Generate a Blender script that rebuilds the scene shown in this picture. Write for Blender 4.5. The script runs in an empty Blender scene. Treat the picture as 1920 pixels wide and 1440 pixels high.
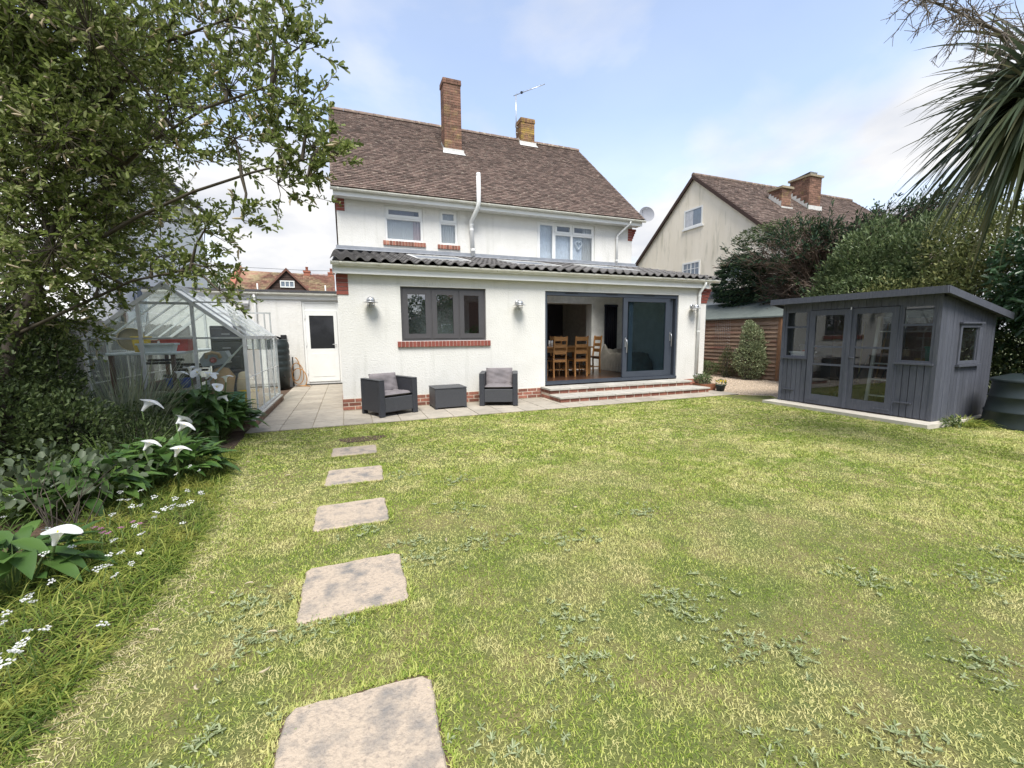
import bpy, math, random
import numpy as np
from mathutils import Vector, Matrix
random.seed(7)
rng = np.random.default_rng(11)
sc = bpy.context.scene
COL = sc.collection
R = math.radians

# ------------------------------------------------------------------ camera
cam = bpy.data.cameras.new('camera')
cam.sensor_width = 36.0
cam.lens = 787.36 / 1920 * 36.0
cam.clip_start = 0.05
cam.clip_end = 1500
camo = bpy.data.objects.new('camera', cam)
COL.objects.link(camo)
sc.camera = camo
_yaw, _pitch, _roll = R(21.2294), R(6.7047), R(0.4987)
_f = Vector((math.sin(_yaw)*math.cos(_pitch), math.cos(_yaw)*math.cos(_pitch), -math.sin(_pitch)))
_r = Vector((math.cos(_yaw), -math.sin(_yaw), 0))
_d = _f.cross(_r)
_r2 = _r*math.cos(_roll) + _d*math.sin(_roll)
_d2 = _d*math.cos(_roll) - _r*math.sin(_roll)
_m = Matrix((_r2, -_d2, -_f)).transposed().to_4x4()
_m.translation = Vector((0.1323, -8.6740, 1.4206))
camo.matrix_world = _m

# ------------------------------------------------------------------ sky and sun (bright broken cloud)
SUN_DIR = Vector((-0.15, -0.60, 1.0)).normalized()
w = bpy.data.worlds.new('World'); sc.world = w; w.use_nodes = True
nt = w.node_tree; nt.nodes.clear()
N = nt.nodes.new; LK = nt.links.new
out = N('ShaderNodeOutputWorld'); bg = N('ShaderNodeBackground'); bg.inputs['Strength'].default_value = 0.10
sky = N('ShaderNodeTexSky'); sky.sky_type = 'NISHITA'; sky.sun_disc = False
sky.sun_elevation = math.asin(SUN_DIR.z); sky.sun_rotation = math.atan2(SUN_DIR.x, SUN_DIR.y)
sky.air_density = 1.0; sky.dust_density = 0.8; sky.ozone_density = 1.0
tc = N('ShaderNodeTexCoord')
sep = N('ShaderNodeSeparateXYZ'); LK(tc.outputs['Generated'], sep.inputs[0])
def wmath(op, a, b=None):
    n = N('ShaderNodeMath'); n.operation = op
    for i, v in enumerate((a, b)):
        if v is None: continue
        if isinstance(v, (int, float)): n.inputs[i].default_value = v
        else: LK(v, n.inputs[i])
    return n.outputs[0]
zz = wmath('MAXIMUM', wmath('ADD', sep.outputs['Z'], 0.22), 0.05)
cx = wmath('DIVIDE', sep.outputs['X'], zz); cy = wmath('DIVIDE', sep.outputs['Y'], zz)
comb = N('ShaderNodeCombineXYZ'); LK(cx, comb.inputs[0]); LK(cy, comb.inputs[1])
n1 = N('ShaderNodeTexNoise'); n1.inputs['Scale'].default_value = 1.25; n1.inputs['Detail'].default_value = 7
n1.inputs['Roughness'].default_value = 0.50; n1.inputs['Distortion'].default_value = 0.25
off = N('ShaderNodeVectorMath'); off.operation = 'ADD'; off.inputs[1].default_value = (3.3, 1.9, 0.4)
LK(comb.outputs[0], off.inputs[0]); LK(off.outputs[0], n1.inputs['Vector'])
ramp = N('ShaderNodeValToRGB'); ramp.color_ramp.elements[0].position = 0.40; ramp.color_ramp.elements[1].position = 0.60
ramp.color_ramp.elements[0].color = (.12, .12, .12, 1); ramp.color_ramp.elements[1].color = (1, 1, 1, 1)
LK(n1.outputs['Fac'], ramp.inputs[0])
# towards the horizon the cloud closes up
hz = N('ShaderNodeMapRange'); hz.inputs['From Min'].default_value = 0.05; hz.inputs['From Max'].default_value = 0.42
hz.inputs['To Min'].default_value = 0.75; hz.inputs['To Max'].default_value = 0.0
LK(sep.outputs['Z'], hz.inputs['Value'])
fac = wmath('MINIMUM', wmath('ADD', ramp.outputs['Color'], hz.outputs[0]), 1.0)
n2 = N('ShaderNodeTexNoise'); n2.inputs['Scale'].default_value = 2.1; n2.inputs['Detail'].default_value = 6
LK(off.outputs[0], n2.inputs['Vector'])
crp = N('ShaderNodeValToRGB'); crp.color_ramp.elements[0].position = 0.30; crp.color_ramp.elements[1].position = 0.62
crp.color_ramp.elements[0].color = (2.35, 2.5, 2.85, 1); crp.color_ramp.elements[1].color = (3.75, 3.7, 3.65, 1)
LK(n2.outputs['Fac'], crp.inputs[0])
blue = N('ShaderNodeMixRGB'); blue.blend_type = 'ADD'; blue.inputs[0].default_value = 1.0
blue.inputs[2].default_value = (.55, .50, .45, 1)       # thin high veil over the blue
LK(sky.outputs[0], blue.inputs[1])
mix = N('ShaderNodeMixRGB'); LK(fac, mix.inputs[0]); LK(blue.outputs[0], mix.inputs[1]); LK(crp.outputs[0], mix.inputs[2])
LK(mix.outputs[0], bg.inputs['Color']); LK(bg.outputs[0], out.inputs[0])
sun = bpy.data.lights.new('sun', 'SUN'); sun.energy = 2.0; sun.angle = R(26); sun.color = (1.0, 0.96, 0.89)
suno = bpy.data.objects.new('sun', sun); COL.objects.link(suno)
suno.rotation_euler = SUN_DIR.to_track_quat('Z', 'Y').to_euler()
suno.location = (5, -8, 20)
sc.view_settings.view_transform = 'Standard'; sc.view_settings.look = 'None'
sc.view_settings.exposure = 1.55; sc.view_settings.gamma = 1.0
sc.view_settings.use_curve_mapping = False
sc.cycles.max_bounces = 8; sc.cycles.diffuse_bounces = 4; sc.cycles.transparent_max_bounces = 16
sc.cycles.sample_clamp_indirect = 6.0

# ------------------------------------------------------------------ materials
MATS = {}
def mat(name, c, rough=0.8, c2=None, scale=6.0, detail=5.0, lo=0.35, hi=0.65, bump=0.0, bscale=60.0, bdist=0.004,
        orand=0.0, irand=0.0, spec=0.35, metal=0.0, stretch=None, c3=None, s3=2.0, lo3=0.55, hi3=0.7, coat=0.0, streak=None):
    """procedural surface: two-tone noise, optional third tone, per object / per island value shift, noise bump"""
    m = bpy.data.materials.new(name); m.use_nodes = True
    t = m.node_tree; b = t.nodes['Principled BSDF']; nn = t.nodes.new; lk = t.links.new
    b.inputs['Roughness'].default_value = rough; b.inputs['Specular IOR Level'].default_value = spec
    b.inputs['Metallic'].default_value = metal
    if coat: b.inputs['Coat Weight'].default_value = coat
    geo = nn('ShaderNodeNewGeometry'); pos = geo.outputs['Position']
    if stretch:
        mp = nn('ShaderNodeMapping'); mp.inputs['Scale'].default_value = stretch
        lk(pos, mp.inputs['Vector']); pos = mp.outputs[0]
    if c2 is None: c2 = tuple(v*0.82 for v in c)
    def noise(s, d, lo_, hi_):
        n = nn('ShaderNodeTexNoise'); n.inputs['Scale'].default_value = s; n.inputs['Detail'].default_value = d
        n.inputs['Roughness'].default_value = 0.6
        lk(pos, n.inputs['Vector'])
        r = nn('ShaderNodeMapRange'); r.inputs['From Min'].default_value = lo_; r.inputs['From Max'].default_value = hi_
        lk(n.outputs['Fac'], r.inputs['Value']); return r.outputs[0]
    mx = nn('ShaderNodeMixRGB'); mx.inputs[1].default_value = (*c, 1); mx.inputs[2].default_value = (*c2, 1)
    lk(noise(scale, detail, lo, hi), mx.inputs[0]); colr = mx.outputs[0]
    if c3 is not None:
        m3 = nn('ShaderNodeMixRGB'); m3.inputs[2].default_value = (*c3, 1)
        lk(noise(s3, 6, lo3, hi3), m3.inputs[0]); lk(colr, m3.inputs[1]); colr = m3.outputs[0]
    if streak is not None:                                  # rain streaks: noise drawn out vertically
        ms_ = nn('ShaderNodeMapping'); ms_.inputs['Scale'].default_value = (5.0, 5.0, .45); lk(geo.outputs['Position'], ms_.inputs['Vector'])
        n_ = nn('ShaderNodeTexNoise'); n_.inputs['Scale'].default_value = 1.5; n_.inputs['Detail'].default_value = 7; lk(ms_.outputs[0], n_.inputs['Vector'])
        r_ = nn('ShaderNodeMapRange'); r_.inputs['From Min'].default_value = streak[1]; r_.inputs['From Max'].default_value = streak[2]; r_.inputs['To Max'].default_value = .55
        lk(n_.outputs['Fac'], r_.inputs['Value'])
        m4 = nn('ShaderNodeMixRGB'); m4.inputs[2].default_value = (*streak[0], 1); lk(r_.outputs[0], m4.inputs[0]); lk(colr, m4.inputs[1]); colr = m4.outputs[0]
    for amt, src in ((orand, 'o'), (irand, 'i')):
        if not amt: continue
        rs = nn('ShaderNodeObjectInfo').outputs['Random'] if src == 'o' else geo.outputs['Random Per Island']
        r = nn('ShaderNodeMapRange'); r.inputs['To Min'].default_value = 1-amt; r.inputs['To Max'].default_value = 1+amt
        lk(rs, r.inputs['Value'])
        mm = nn('ShaderNodeVectorMath'); mm.operation = 'SCALE'
        lk(colr, mm.inputs[0]); lk(r.outputs[0], mm.inputs['Scale']); colr = mm.outputs[0]
    lk(colr, b.inputs['Base Color'])
    if bump:
        n = nn('ShaderNodeTexNoise'); n.inputs['Scale'].default_value = bscale; n.inputs['Detail'].default_value = 4
        n.inputs['Roughness'].default_value = 0.6
        lk(pos, n.inputs['Vector'])
        bp = nn('ShaderNodeBump'); bp.inputs['Strength'].default_value = bump; bp.inputs['Distance'].default_value = bdist
        lk(n.outputs['Fac'], bp.inputs['Height']); lk(bp.outputs[0], b.inputs['Normal'])
    MATS[name] = m
    return m

def leafmat(name, cols, rough=0.5, trans=0.3, patch=None, spec=0.3, pscale=1.3):
    """leaf: colour ramp over random-per-island, optional world-space patch colour, diffuse + translucent"""
    m = bpy.data.materials.new(name); m.use_nodes = True
    t = m.node_tree; b = t.nodes['Principled BSDF']; nn = t.nodes.new; lk = t.links.new
    b.inputs['Roughness'].default_value = rough; b.inputs['Specular IOR Level'].default_value = spec
    geo = nn('ShaderNodeNewGeometry')
    rp = nn('ShaderNodeValToRGB'); el = rp.color_ramp.elements
    while len(el) < len(cols): el.new(0.5)
    for i, c in enumerate(cols):
        el[i].position = i/(len(cols)-1); el[i].color = (*c, 1)
    lk(geo.outputs['Random Per Island'], rp.inputs[0]); colr = rp.outputs[0]
    if patch:
        for k, (pc, s, lo, hi, amt) in enumerate(patch):
            n = nn('ShaderNodeTexNoise'); n.inputs['Scale'].default_value = s; n.inputs['Detail'].default_value = 5
            n.inputs['Roughness'].default_value = 0.62
            ad = nn('ShaderNodeVectorMath'); ad.operation = 'ADD'; ad.inputs[1].default_value = (k*7.3, k*3.1, 0)
            lk(geo.outputs['Position'], ad.inputs[0]); lk(ad.outputs[0], n.inputs['Vector'])
            r = nn('ShaderNodeMapRange'); r.inputs['From Min'].default_value = lo; r.inputs['From Max'].default_value = hi
            r.inputs['To Max'].default_value = amt
            lk(n.outputs['Fac'], r.inputs['Value'])
            mx = nn('ShaderNodeMixRGB'); lk(r.outputs[0], mx.inputs[0]); lk(colr, mx.inputs[1]); mx.inputs[2].default_value = (*pc, 1)
            colr = mx.outputs[0]
    lk(colr, b.inputs['Base Color'])
    tr = nn('ShaderNodeBsdfTranslucent'); lk(colr, tr.inputs['Color'])
    ms = nn('ShaderNodeMixShader'); ms.inputs[0].default_value = trans
    lk(b.outputs[0], ms.inputs[1]); lk(tr.outputs[0], ms.inputs[2])
    lk(ms.outputs[0], t.nodes['Material Output'].inputs['Surface'])
    MATS[name] = m
    return m

def glassmat(name, tint=(0.9, 0.95, 0.95), ior=1.5, dirt=0.0, boost=1.0):
    m = bpy.data.materials.new(name); m.use_nodes = True
    t = m.node_tree; t.nodes.remove(t.nodes['Principled BSDF']); nn = t.nodes.new; lk = t.links.new
    tr = nn('ShaderNodeBsdfTransparent'); tr.inputs[0].default_value = (*tint, 1)
    gl = nn('ShaderNodeBsdfGlossy'); gl.inputs['Roughness'].default_value = 0.01; gl.inputs['Color'].default_value = (.95, .97, 1, 1)
    fr = nn('ShaderNodeFresnel'); fr.inputs['IOR'].default_value = ior
    mu = nn('ShaderNodeMath'); mu.operation = 'MULTIPLY'; mu.inputs[1].default_value = boost; mu.use_clamp = True
    ge_ = nn('ShaderNodeNewGeometry'); iv = nn('ShaderNodeMath'); iv.operation = 'SUBTRACT'; iv.inputs[0].default_value = 1.0; lk(ge_.outputs['Backfacing'], iv.inputs[1])
    fb = nn('ShaderNodeMath'); fb.operation = 'MULTIPLY'; lk(fr.outputs[0], fb.inputs[0]); lk(iv.outputs[0], fb.inputs[1])   # only the outer face mirrors
    lk(fb.outputs[0], mu.inputs[0])
    ms = nn('ShaderNodeMixShader'); lk(mu.outputs[0], ms.inputs[0]); lk(tr.outputs[0], ms.inputs[1]); lk(gl.outputs[0], ms.inputs[2])
    last = ms.outputs[0]
    if dirt:
        df = nn('ShaderNodeBsdfDiffuse'); df.inputs[0].default_value = (.62, .66, .64, 1)
        geo = nn('ShaderNodeNewGeometry'); n = nn('ShaderNodeTexNoise'); n.inputs['Scale'].default_value = 3.5; n.inputs['Detail'].default_value = 6
        lk(geo.outputs['Position'], n.inputs['Vector'])
        r = nn('ShaderNodeMapRange'); r.inputs['From Min'].default_value = .3; r.inputs['From Max'].default_value = .75
        r.inputs['To Min'].default_value = dirt*.25; r.inputs['To Max'].default_value = dirt
        lk(n.outputs['Fac'], r.inputs['Value'])
        m2 = nn('ShaderNodeMixShader'); lk(r.outputs[0], m2.inputs[0]); lk(last, m2.inputs[1]); lk(df.outputs[0], m2.inputs[2]); last = m2.outputs[0]
    lk(last, t.nodes['Material Output'].inputs['Surface'])
    MATS[name] = m
    return m

RENDER = mat('white_roughcast', (.665, .657, .622), .9, (.615, .607, .57), 1.6, streak=((.46, .46, .41), .56, .82), bump=.75, bscale=34, bdist=.014, c3=(.54, .54, .50), s3=.9, lo3=.58, hi3=.8)
UPVC = mat('white_upvc', (.73, .73, .715), .35, (.68, .69, .665), 3, spec=.5)
UPVC_D = mat('weathered_upvc', (.74, .73, .66), .5, (.62, .61, .52), 5, c3=(.42, .42, .30), s3=14, lo3=.60, hi3=.75)
SOFFIT = mat('white_soffit', (.72, .72, .68), .6, bump=.2, bscale=40)
ANTH = mat('anthracite_aluminium', (.050, .060, .078), .42, (.042, .051, .067), 4, spec=.45)
GREYF = mat('charcoal_upvc', (.075, .072, .076), .45, (.065, .063, .067), 30, bump=.1, bscale=120, bdist=.001, spec=.4)
BLACK = mat('black_rubber', (.012, .012, .014), .6)
BRICK = mat('red_brick', (.285, .118, .080), .9, (.20, .083, .062), 24, orand=.34, bump=.5, bscale=90, c3=(.40, .22, .15), s3=6, lo3=.6, hi3=.8)
BRICK_D = mat('smooth_red_brick', (.235, .070, .050), .8, (.20, .055, .042), 20, orand=.12, bump=.3, bscale=80)
BRICK_CH = mat('chimney_brick', (.215, .115, .080), .95, (.14, .083, .062), 14, orand=.35, bump=.6, bscale=70, c3=(.27, .20, .085), s3=2.6, lo3=.56, hi3=.74)
BRICK_L = mat('lichened_brick', (.27, .15, .085), .95, (.17, .105, .06), 11, orand=.28, bump=.6, bscale=70, c3=(.36, .25, .06), s3=5, lo3=.45, hi3=.66)
MORTAR = mat('pale_mortar', (.60, .53, .44), .95, (.48, .42, .34), 20, bump=.4, bscale=120)
MORTAR_D = mat('old_mortar', (.33, .27, .19), .95, (.22, .19, .13), 12, bump=.4, bscale=120)
ROOFT = mat('brown_plain_tile', (.148, .103, .084), .9, (.092, .067, .056), 12, irand=.40, bump=.4, bscale=60, c3=(.30, .25, .20), s3=12, lo3=.56, hi3=.70)
ROOFD = mat('roof_underlay', (.07, .045, .038), .95)
RIDGE = mat('ridge_tile_clay', (.22, .16, .13), .9, (.15, .11, .09), 10, orand=.2, c3=(.40, .36, .26), s3=8, lo3=.55, hi3=.7)
PANT = mat('dark_concrete_pantile', (.125, .119, .114), .75, (.097, .092, .088), 12, orand=.2, bump=.3, bscale=90, c3=(.14, .135, .13), s3=4, spec=.3)
LEAD = mat('lead_flashing', (.20, .215, .24), .55, (.26, .275, .30), 5, spec=.4)
LEADP = mat('pale_flashing', (.58, .58, .55), .7, (.46, .46, .44), 9)
PAVE = mat('sandstone_paving', (.375, .335, .275), .9, (.305, .275, .228), 3.5, orand=.11, bump=.25, bscale=45, c3=(.25, .232, .195), s3=7, lo3=.56, hi3=.78)
PAVEJ = mat('paving_joint', (.30, .26, .20), .95, (.20, .18, .13), 14)
STEPS = mat('pale_step_slab', (.43, .41, .365), .9, (.35, .335, .30), 6, orand=.10, bump=.3, bscale=40, c3=(.40, .40, .36), s3=9, lo3=.6, hi3=.8)
STONE = mat('stepping_stone', (.42, .345, .265), .95, (.255, .215, .178), 55, detail=9, lo=.48, hi=.74, bump=1.0, bscale=70, bdist=.008, c3=(.18, .17, .158), s3=7, lo3=.47, hi3=.68)
SOIL = mat('bare_soil', (.115, .075, .050), .95, (.075, .05, .035), 14, bump=.8, bscale=50, bdist=.02)
GROUND = mat('rough_ground', (.10, .12, .045), .95, (.07, .07, .035), 3, bump=.5, bscale=30)
LAWNB = mat('lawn_turf', (.105, .125, .032), .95, (.17, .15, .06), 2.2, lo=.40, hi=.62, bump=.8, bscale=110, bdist=.015, c3=(.10, .12, .035), s3=5)  # turf darkened to paint the shade in the gaps between blades
GRAVB = mat('gravel_bed', (.48, .385, .285), .95, (.33, .26, .19), 45, detail=3, bump=.9, bscale=70, bdist=.02)
GRAVS = mat('gravel_stone', (.60, .50, .39), .85, (.48, .39, .30), 30, irand=.35)
SHEDP = mat('slate_grey_paint', (.088, .095, .118), .62, (.068, .074, .093), 7, stretch=(9, 9, .9), orand=.10, bump=.35, bscale=30, c3=(.125, .132, .152), s3=6, lo3=.56, hi3=.75)
SHEDR = mat('grey_roofing_felt', (.11, .12, .14), .8, (.085, .09, .105), 8, bump=.4, bscale=200)
SHEDI = mat('bare_shed_timber', (.13, .065, .042), .8, (.09, .045, .03), 4, stretch=(8, 8, 1), orand=.1)
FELTG = mat('green_mineral_felt', (.125, .145, .135), .95, (.10, .118, .11), 5, bump=.5, bscale=250)
FENCEB = mat('weathered_lap_board', (.29, .205, .145), .85, (.19, .125, .088), 3, stretch=(1, 1, 9), orand=.2, bump=.4, bscale=25, c3=(.20, .075, .055), s3=.6, lo3=.52, hi3=.72)
POST = mat('brown_post', (.21, .115, .062), .85, (.15, .08, .045), 4, stretch=(8, 8, 1))
GREYW = mat('silvered_timber', (.24, .225, .20), .9, (.17, .16, .14), 5, stretch=(8, 8, 1), orand=.15)
ALU = mat('dull_aluminium', (.60, .61, .61), .5, (.47, .48, .47), 8, metal=.25, spec=.4)
ALUD = mat('grimy_aluminium', (.45, .46, .46), .5, (.32, .34, .32), 10, metal=.25)
GALV = mat('galvanised_steel', (.55, .56, .57), .38, (.45, .46, .47), 14, metal=.8)
OAK = mat('waxed_oak', (.46, .235, .085), .45, (.36, .17, .058), 6, stretch=(6, 6, 1), orand=.08, spec=.4)
OAKF = mat('dark_oak_floor', (.105, .052, .030), .28, (.075, .036, .021), 5, stretch=(1, 8, 1), orand=.2, spec=.5)
INTW = mat('interior_paint', (.80, .79, .75), .8)
INTD = mat('dark_interior_tone', (.10, .095, .12), .9)  # dark tone paints the lack of light in rooms behind the openings
DARKR = mat('radiator_black', (.018, .019, .030), .4)
THROW = mat('taupe_throw', (.27, .25, .215), .95, (.215, .20, .17), 7, bump=.5, bscale=30)
RATTAN = mat('black_moulded_rattan', (.040, .042, .050), .5, (.030, .032, .040), 60, bump=.9, bscale=95, bdist=.006, spec=.4)
RATTAN2 = mat('grey_moulded_rattan', (.058, .060, .066), .5, (.042, .044, .050), 60, stretch=(1, 1, 3), bump=.9, bscale=70, bdist=.006, spec=.4)
CUSH = mat('grey_cushion', (.200, .180, .185), .9, (.15, .137, .142), 5, bump=.25, bscale=300)
NET = leafmat('net_curtain', [(.78, .78, .76), (.72, .72, .71)], .9, .45)
PINK = leafmat('pink_curtain', [(.66, .52, .52), (.60, .46, .47)], .9, .4)
CREAM = mat('stained_cream_render', (.82, .745, .62), .92, (.76, .685, .555), 1.0, stretch=(3, 3, .5), bump=.5, bscale=30, bdist=.01, c3=(.42, .39, .29), s3=1.15, lo3=.54, hi3=.78)
WHITEH = mat('bright_white_render', (.88, .88, .87), .9, (.84, .84, .83), 2, bump=.5, bscale=30)
TERR = mat('terracotta_tile', (.235, .115, .08), .9, (.18, .092, .065), 3, irand=.3, orand=.1, c3=(.27, .21, .12), s3=1.0, lo3=.45, hi3=.62)
TERRB = mat('terracotta_brick', (.35, .14, .09), .9, (.28, .11, .07), 5)
DKTIM = mat('dark_stained_timber', (.060, .036, .028), .8, (.045, .027, .022), 4, stretch=(1, 1, 9))
DKROOF = mat('dark_slate', (.07, .07, .075), .7, (.05, .05, .055), 4)
PLGREEN = mat('dark_green_plastic', (.020, .030, .031), .42, (.016, .024, .025), 3, spec=.4)
PLBLACK = mat('black_green_plastic', (.018, .026, .027), .4, (.014, .020, .021), 3, spec=.4)
HOSEM = mat('orange_hose', (.46, .24, .085), .55, (.38, .19, .06), 20)
TERPOT = mat('terracotta_pot', (.30, .13, .07), .85, (.24, .10, .055), 12)
BARK = mat('grey_brown_bark', (.085, .070, .055), .95, (.055, .046, .036), 12, stretch=(1, 1, .3), bump=.8, bscale=40, bdist=.01)
TWIG = mat('thin_twig', (.075, .062, .042), .85, (.055, .045, .03), 20)
BARKR = mat('bare_cypress_branch', (.175, .135, .105), .95, (.105, .08, .062), 5, irand=.35, bump=.5, bscale=60)
GLASS = glassmat('window_glass', (.45, .50, .52), 1.5, 0, 9.0)
GLASSD = glassmat('tinted_door_glass', (.74, .82, .84), 1.5, 0, 1.5)
GLASSU = glassmat('upper_window_glass', (.90, .92, .93), 1.52, 0, 2.0)
GLASSG = glassmat('greenhouse_glass', (.95, .975, .965), 1.45, .09, 1.0)
GLASSS = glassmat('shed_glass', (.80, .82, .82), 1.45, .015, 2.0)

def pmat(name, c, rough=.5, **k): return MATS.get(name) or mat(name, c, rough, **k)

# ------------------------------------------------------------------ object helpers
ROOT = {}          # object name -> world offset of the frame its meshes live in
def put(name, data, parent=None, loc=(0, 0, 0)):
    o = bpy.data.objects.new(name, data); COL.objects.link(o)
    if parent is not None: o.parent = parent
    o.location = loc
    return o
def tag(o, label=None, cat=None, group=None, kind=None):
    if label: o['label'] = label
    if cat: o['category'] = cat
    if group: o['group'] = group
    if kind: o['kind'] = kind
    return o
def thing(name, label, cat, loc=(0, 0, 0), group=None, rz=0.0):
    o = put(name, None, None, loc); o.empty_display_size = .2
    o.rotation_euler = (0, 0, rz)
    tag(o, label, cat, group); ROOT[o.name] = (tuple(loc), rz != 0.0)
    return o
def rootoff(p):
    while p.parent is not None: p = p.parent
    v = ROOT.get(p.name)
    return (0, 0, 0) if v is None or v[1] else v[0]      # rotated things are built in their own frame

class MB:
    def __init__(s): s.v = []; s.f = []; s.sm = []
    def add(s, vs, fs, smooth=False):
        o = len(s.v); s.v.extend([tuple(p) for p in vs]); s.f.extend([tuple(i+o for i in f) for f in fs]); s.sm.extend([smooth]*len(fs))
        return s
    def box(s, x0, x1, y0, y1, z0, z1):
        return s.add([(x0,y0,z0),(x1,y0,z0),(x1,y1,z0),(x0,y1,z0),(x0,y0,z1),(x1,y0,z1),(x1,y1,z1),(x0,y1,z1)],
                     [(0,3,2,1),(4,5,6,7),(0,1,5,4),(1,2,6,5),(2,3,7,6),(3,0,4,7)])
    def obox(s, c, dx, dy, dz, ax=None):
        """oriented box: centre, full sizes, 3x3 matrix with the axes as columns"""
        A = ax or Matrix.Identity(3); c = Vector(c)
        vs = [c + A @ Vector((sx*dx/2, sy*dy/2, sz*dz/2)) for sz in (-1, 1) for sx, sy in ((-1,-1),(1,-1),(1,1),(-1,1))]
        return s.add(vs, [(0,3,2,1),(4,5,6,7),(0,1,5,4),(1,2,6,5),(2,3,7,6),(3,0,4,7)])
    def bbox(s, x0, x1, y0, y1, z0, z1, b=.01):
        """box with chamfered edges"""
        X, Y, Z = (x0, x1), (y0, y1), (z0, z1); vs = []; idx = {}
        for i in (0, 1):
            for j in (0, 1):
                for k in (0, 1):
                    sx, sy, sz = (b if i == 0 else -b), (b if j == 0 else -b), (b if k == 0 else -b)
                    for a, p in (('x', (X[i], Y[j]+sy, Z[k]+sz)), ('y', (X[i]+sx, Y[j], Z[k]+sz)), ('z', (X[i]+sx, Y[j]+sy, Z[k]))):
                        idx[i, j, k, a] = len(vs); vs.append(p)
        g = lambda i, j, k, a: idx[i, j, k, a]
        fs = []
        for i in (0, 1):
            q = [g(i,0,0,'x'), g(i,1,0,'x'), g(i,1,1,'x'), g(i,0,1,'x')]; fs.append(q if i else q[::-1])
            q = [g(0,i,0,'y'), g(0,i,1,'y'), g(1,i,1,'y'), g(1,i,0,'y')]; fs.append(q if i else q[::-1])
            q = [g(0,0,i,'z'), g(1,0,i,'z'), g(1,1,i,'z'), g(0,1,i,'z')]; fs.append(q if i else q[::-1])
        for j in (0, 1):
            for k in (0, 1):
                fs.append([g(0,j,k,'y'), g(1,j,k,'y'), g(1,j,k,'z'), g(0,j,k,'z')])
                fs.append([g(j,0,k,'x'), g(j,1,k,'x'), g(j,1,k,'z'), g(j,0,k,'z')])
                fs.append([g(j,k,0,'x'), g(j,k,1,'x'), g(j,k,1,'y'), g(j,k,0,'y')])
        for i in (0, 1):
            for j in (0, 1):
                for k in (0, 1): fs.append([g(i,j,k,'x'), g(i,j,k,'y'), g(i,j,k,'z')])
        return s.add(vs, fs)
    def tube(s, pts, rad, n=8, caps=True, smooth=True):
        pts = [Vector(p) for p in pts]; m = len(pts)
        rad = [rad]*m if isinstance(rad, (int, float)) else rad
        vs = []; up = None
        for i, p in enumerate(pts):
            d = (pts[min(i+1, m-1)] - pts[max(i-1, 0)])
            d = d.normalized() if d.length > 1e-9 else Vector((0, 0, 1))
            if up is None:
                a = Vector((0, 0, 1)) if abs(d.z) < .9 else Vector((1, 0, 0)); up = (a - d*a.dot(d)).normalized()
            else:
                up = up - d*up.dot(d); up = up.normalized() if up.length > 1e-6 else d.orthogonal().normalized()
            sd = d.cross(up)
            for k in range(n):
                a = 2*math.pi*k/n; vs.append(p + (up*math.cos(a) + sd*math.sin(a))*rad[i])
        fs = [(i*n+k, i*n+(k+1) % n, (i+1)*n+(k+1) % n, (i+1)*n+k) for i in range(m-1) for k in range(n)]
        s.add(vs, fs, smooth)
        if caps:
            o = len(s.v) - m*n
            s.f.append(tuple(o+k for k in range(n))[::-1]); s.f.append(tuple(o+(m-1)*n+k for k in range(n))); s.sm += [False, False]
        return s
    def lathe(s, prof, c=(0, 0, 0), n=24, ax='z', smooth=True):
        """profile of (radius, height) revolved about an axis through c"""
        vs = []
        for r, h in prof:
            for k in range(n):
                a = 2*math.pi*k/n; u, v = r*math.cos(a), r*math.sin(a)
                vs.append({'z': (c[0]+u, c[1]+v, c[2]+h), 'y': (c[0]+u, c[1]+h, c[2]+v), 'x': (c[0]+h, c[1]+u, c[2]+v)}[ax])
        fs = [(i*n+k, i*n+(k+1) % n, (i+1)*n+(k+1) % n, (i+1)*n+k) for i in range(len(prof)-1) for k in range(n)]
        return s.add(vs, fs, smooth)
    def prism(s, poly, a0, a1, axis='x'):
        """polygon of (u, v) extruded along an axis: x -> (y,z), y -> (x,z), z -> (x,y)"""
        n = len(poly); P = {'x': lambda a, u, v: (a, u, v), 'y': lambda a, u, v: (u, a, v), 'z': lambda a, u, v: (u, v, a)}[axis]
        vs = [P(a0, *q) for q in poly] + [P(a1, *q) for q in poly]
        fs = [tuple(range(n)), tuple(range(n, 2*n))[::-1]] + [(i, i+n, (i+1) % n+n, (i+1) % n) for i in range(n)]
        return s.add(vs, fs)
    def build(s, name, m, parent=None, local=False, smooth=None):
        me = bpy.data.meshes.new(name)
        off = Vector((0, 0, 0)) if (parent is None or local) else Vector(rootoff(parent))
        me.from_pydata([(p[0]-off.x, p[1]-off.y, p[2]-off.z) for p in s.v], [], s.f)
        me.materials.append(m)
        me.polygons.foreach_set('use_smooth', [bool(x) if smooth is None else smooth for x in s.sm])
        me.validate(); me.update()
        return put(name, me, parent)

def solid(name, m, parent, *box, b=0):
    mb = MB(); (mb.bbox(*box, b=b) if b else mb.box(*box)); return mb.build(name, m, parent)

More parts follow.
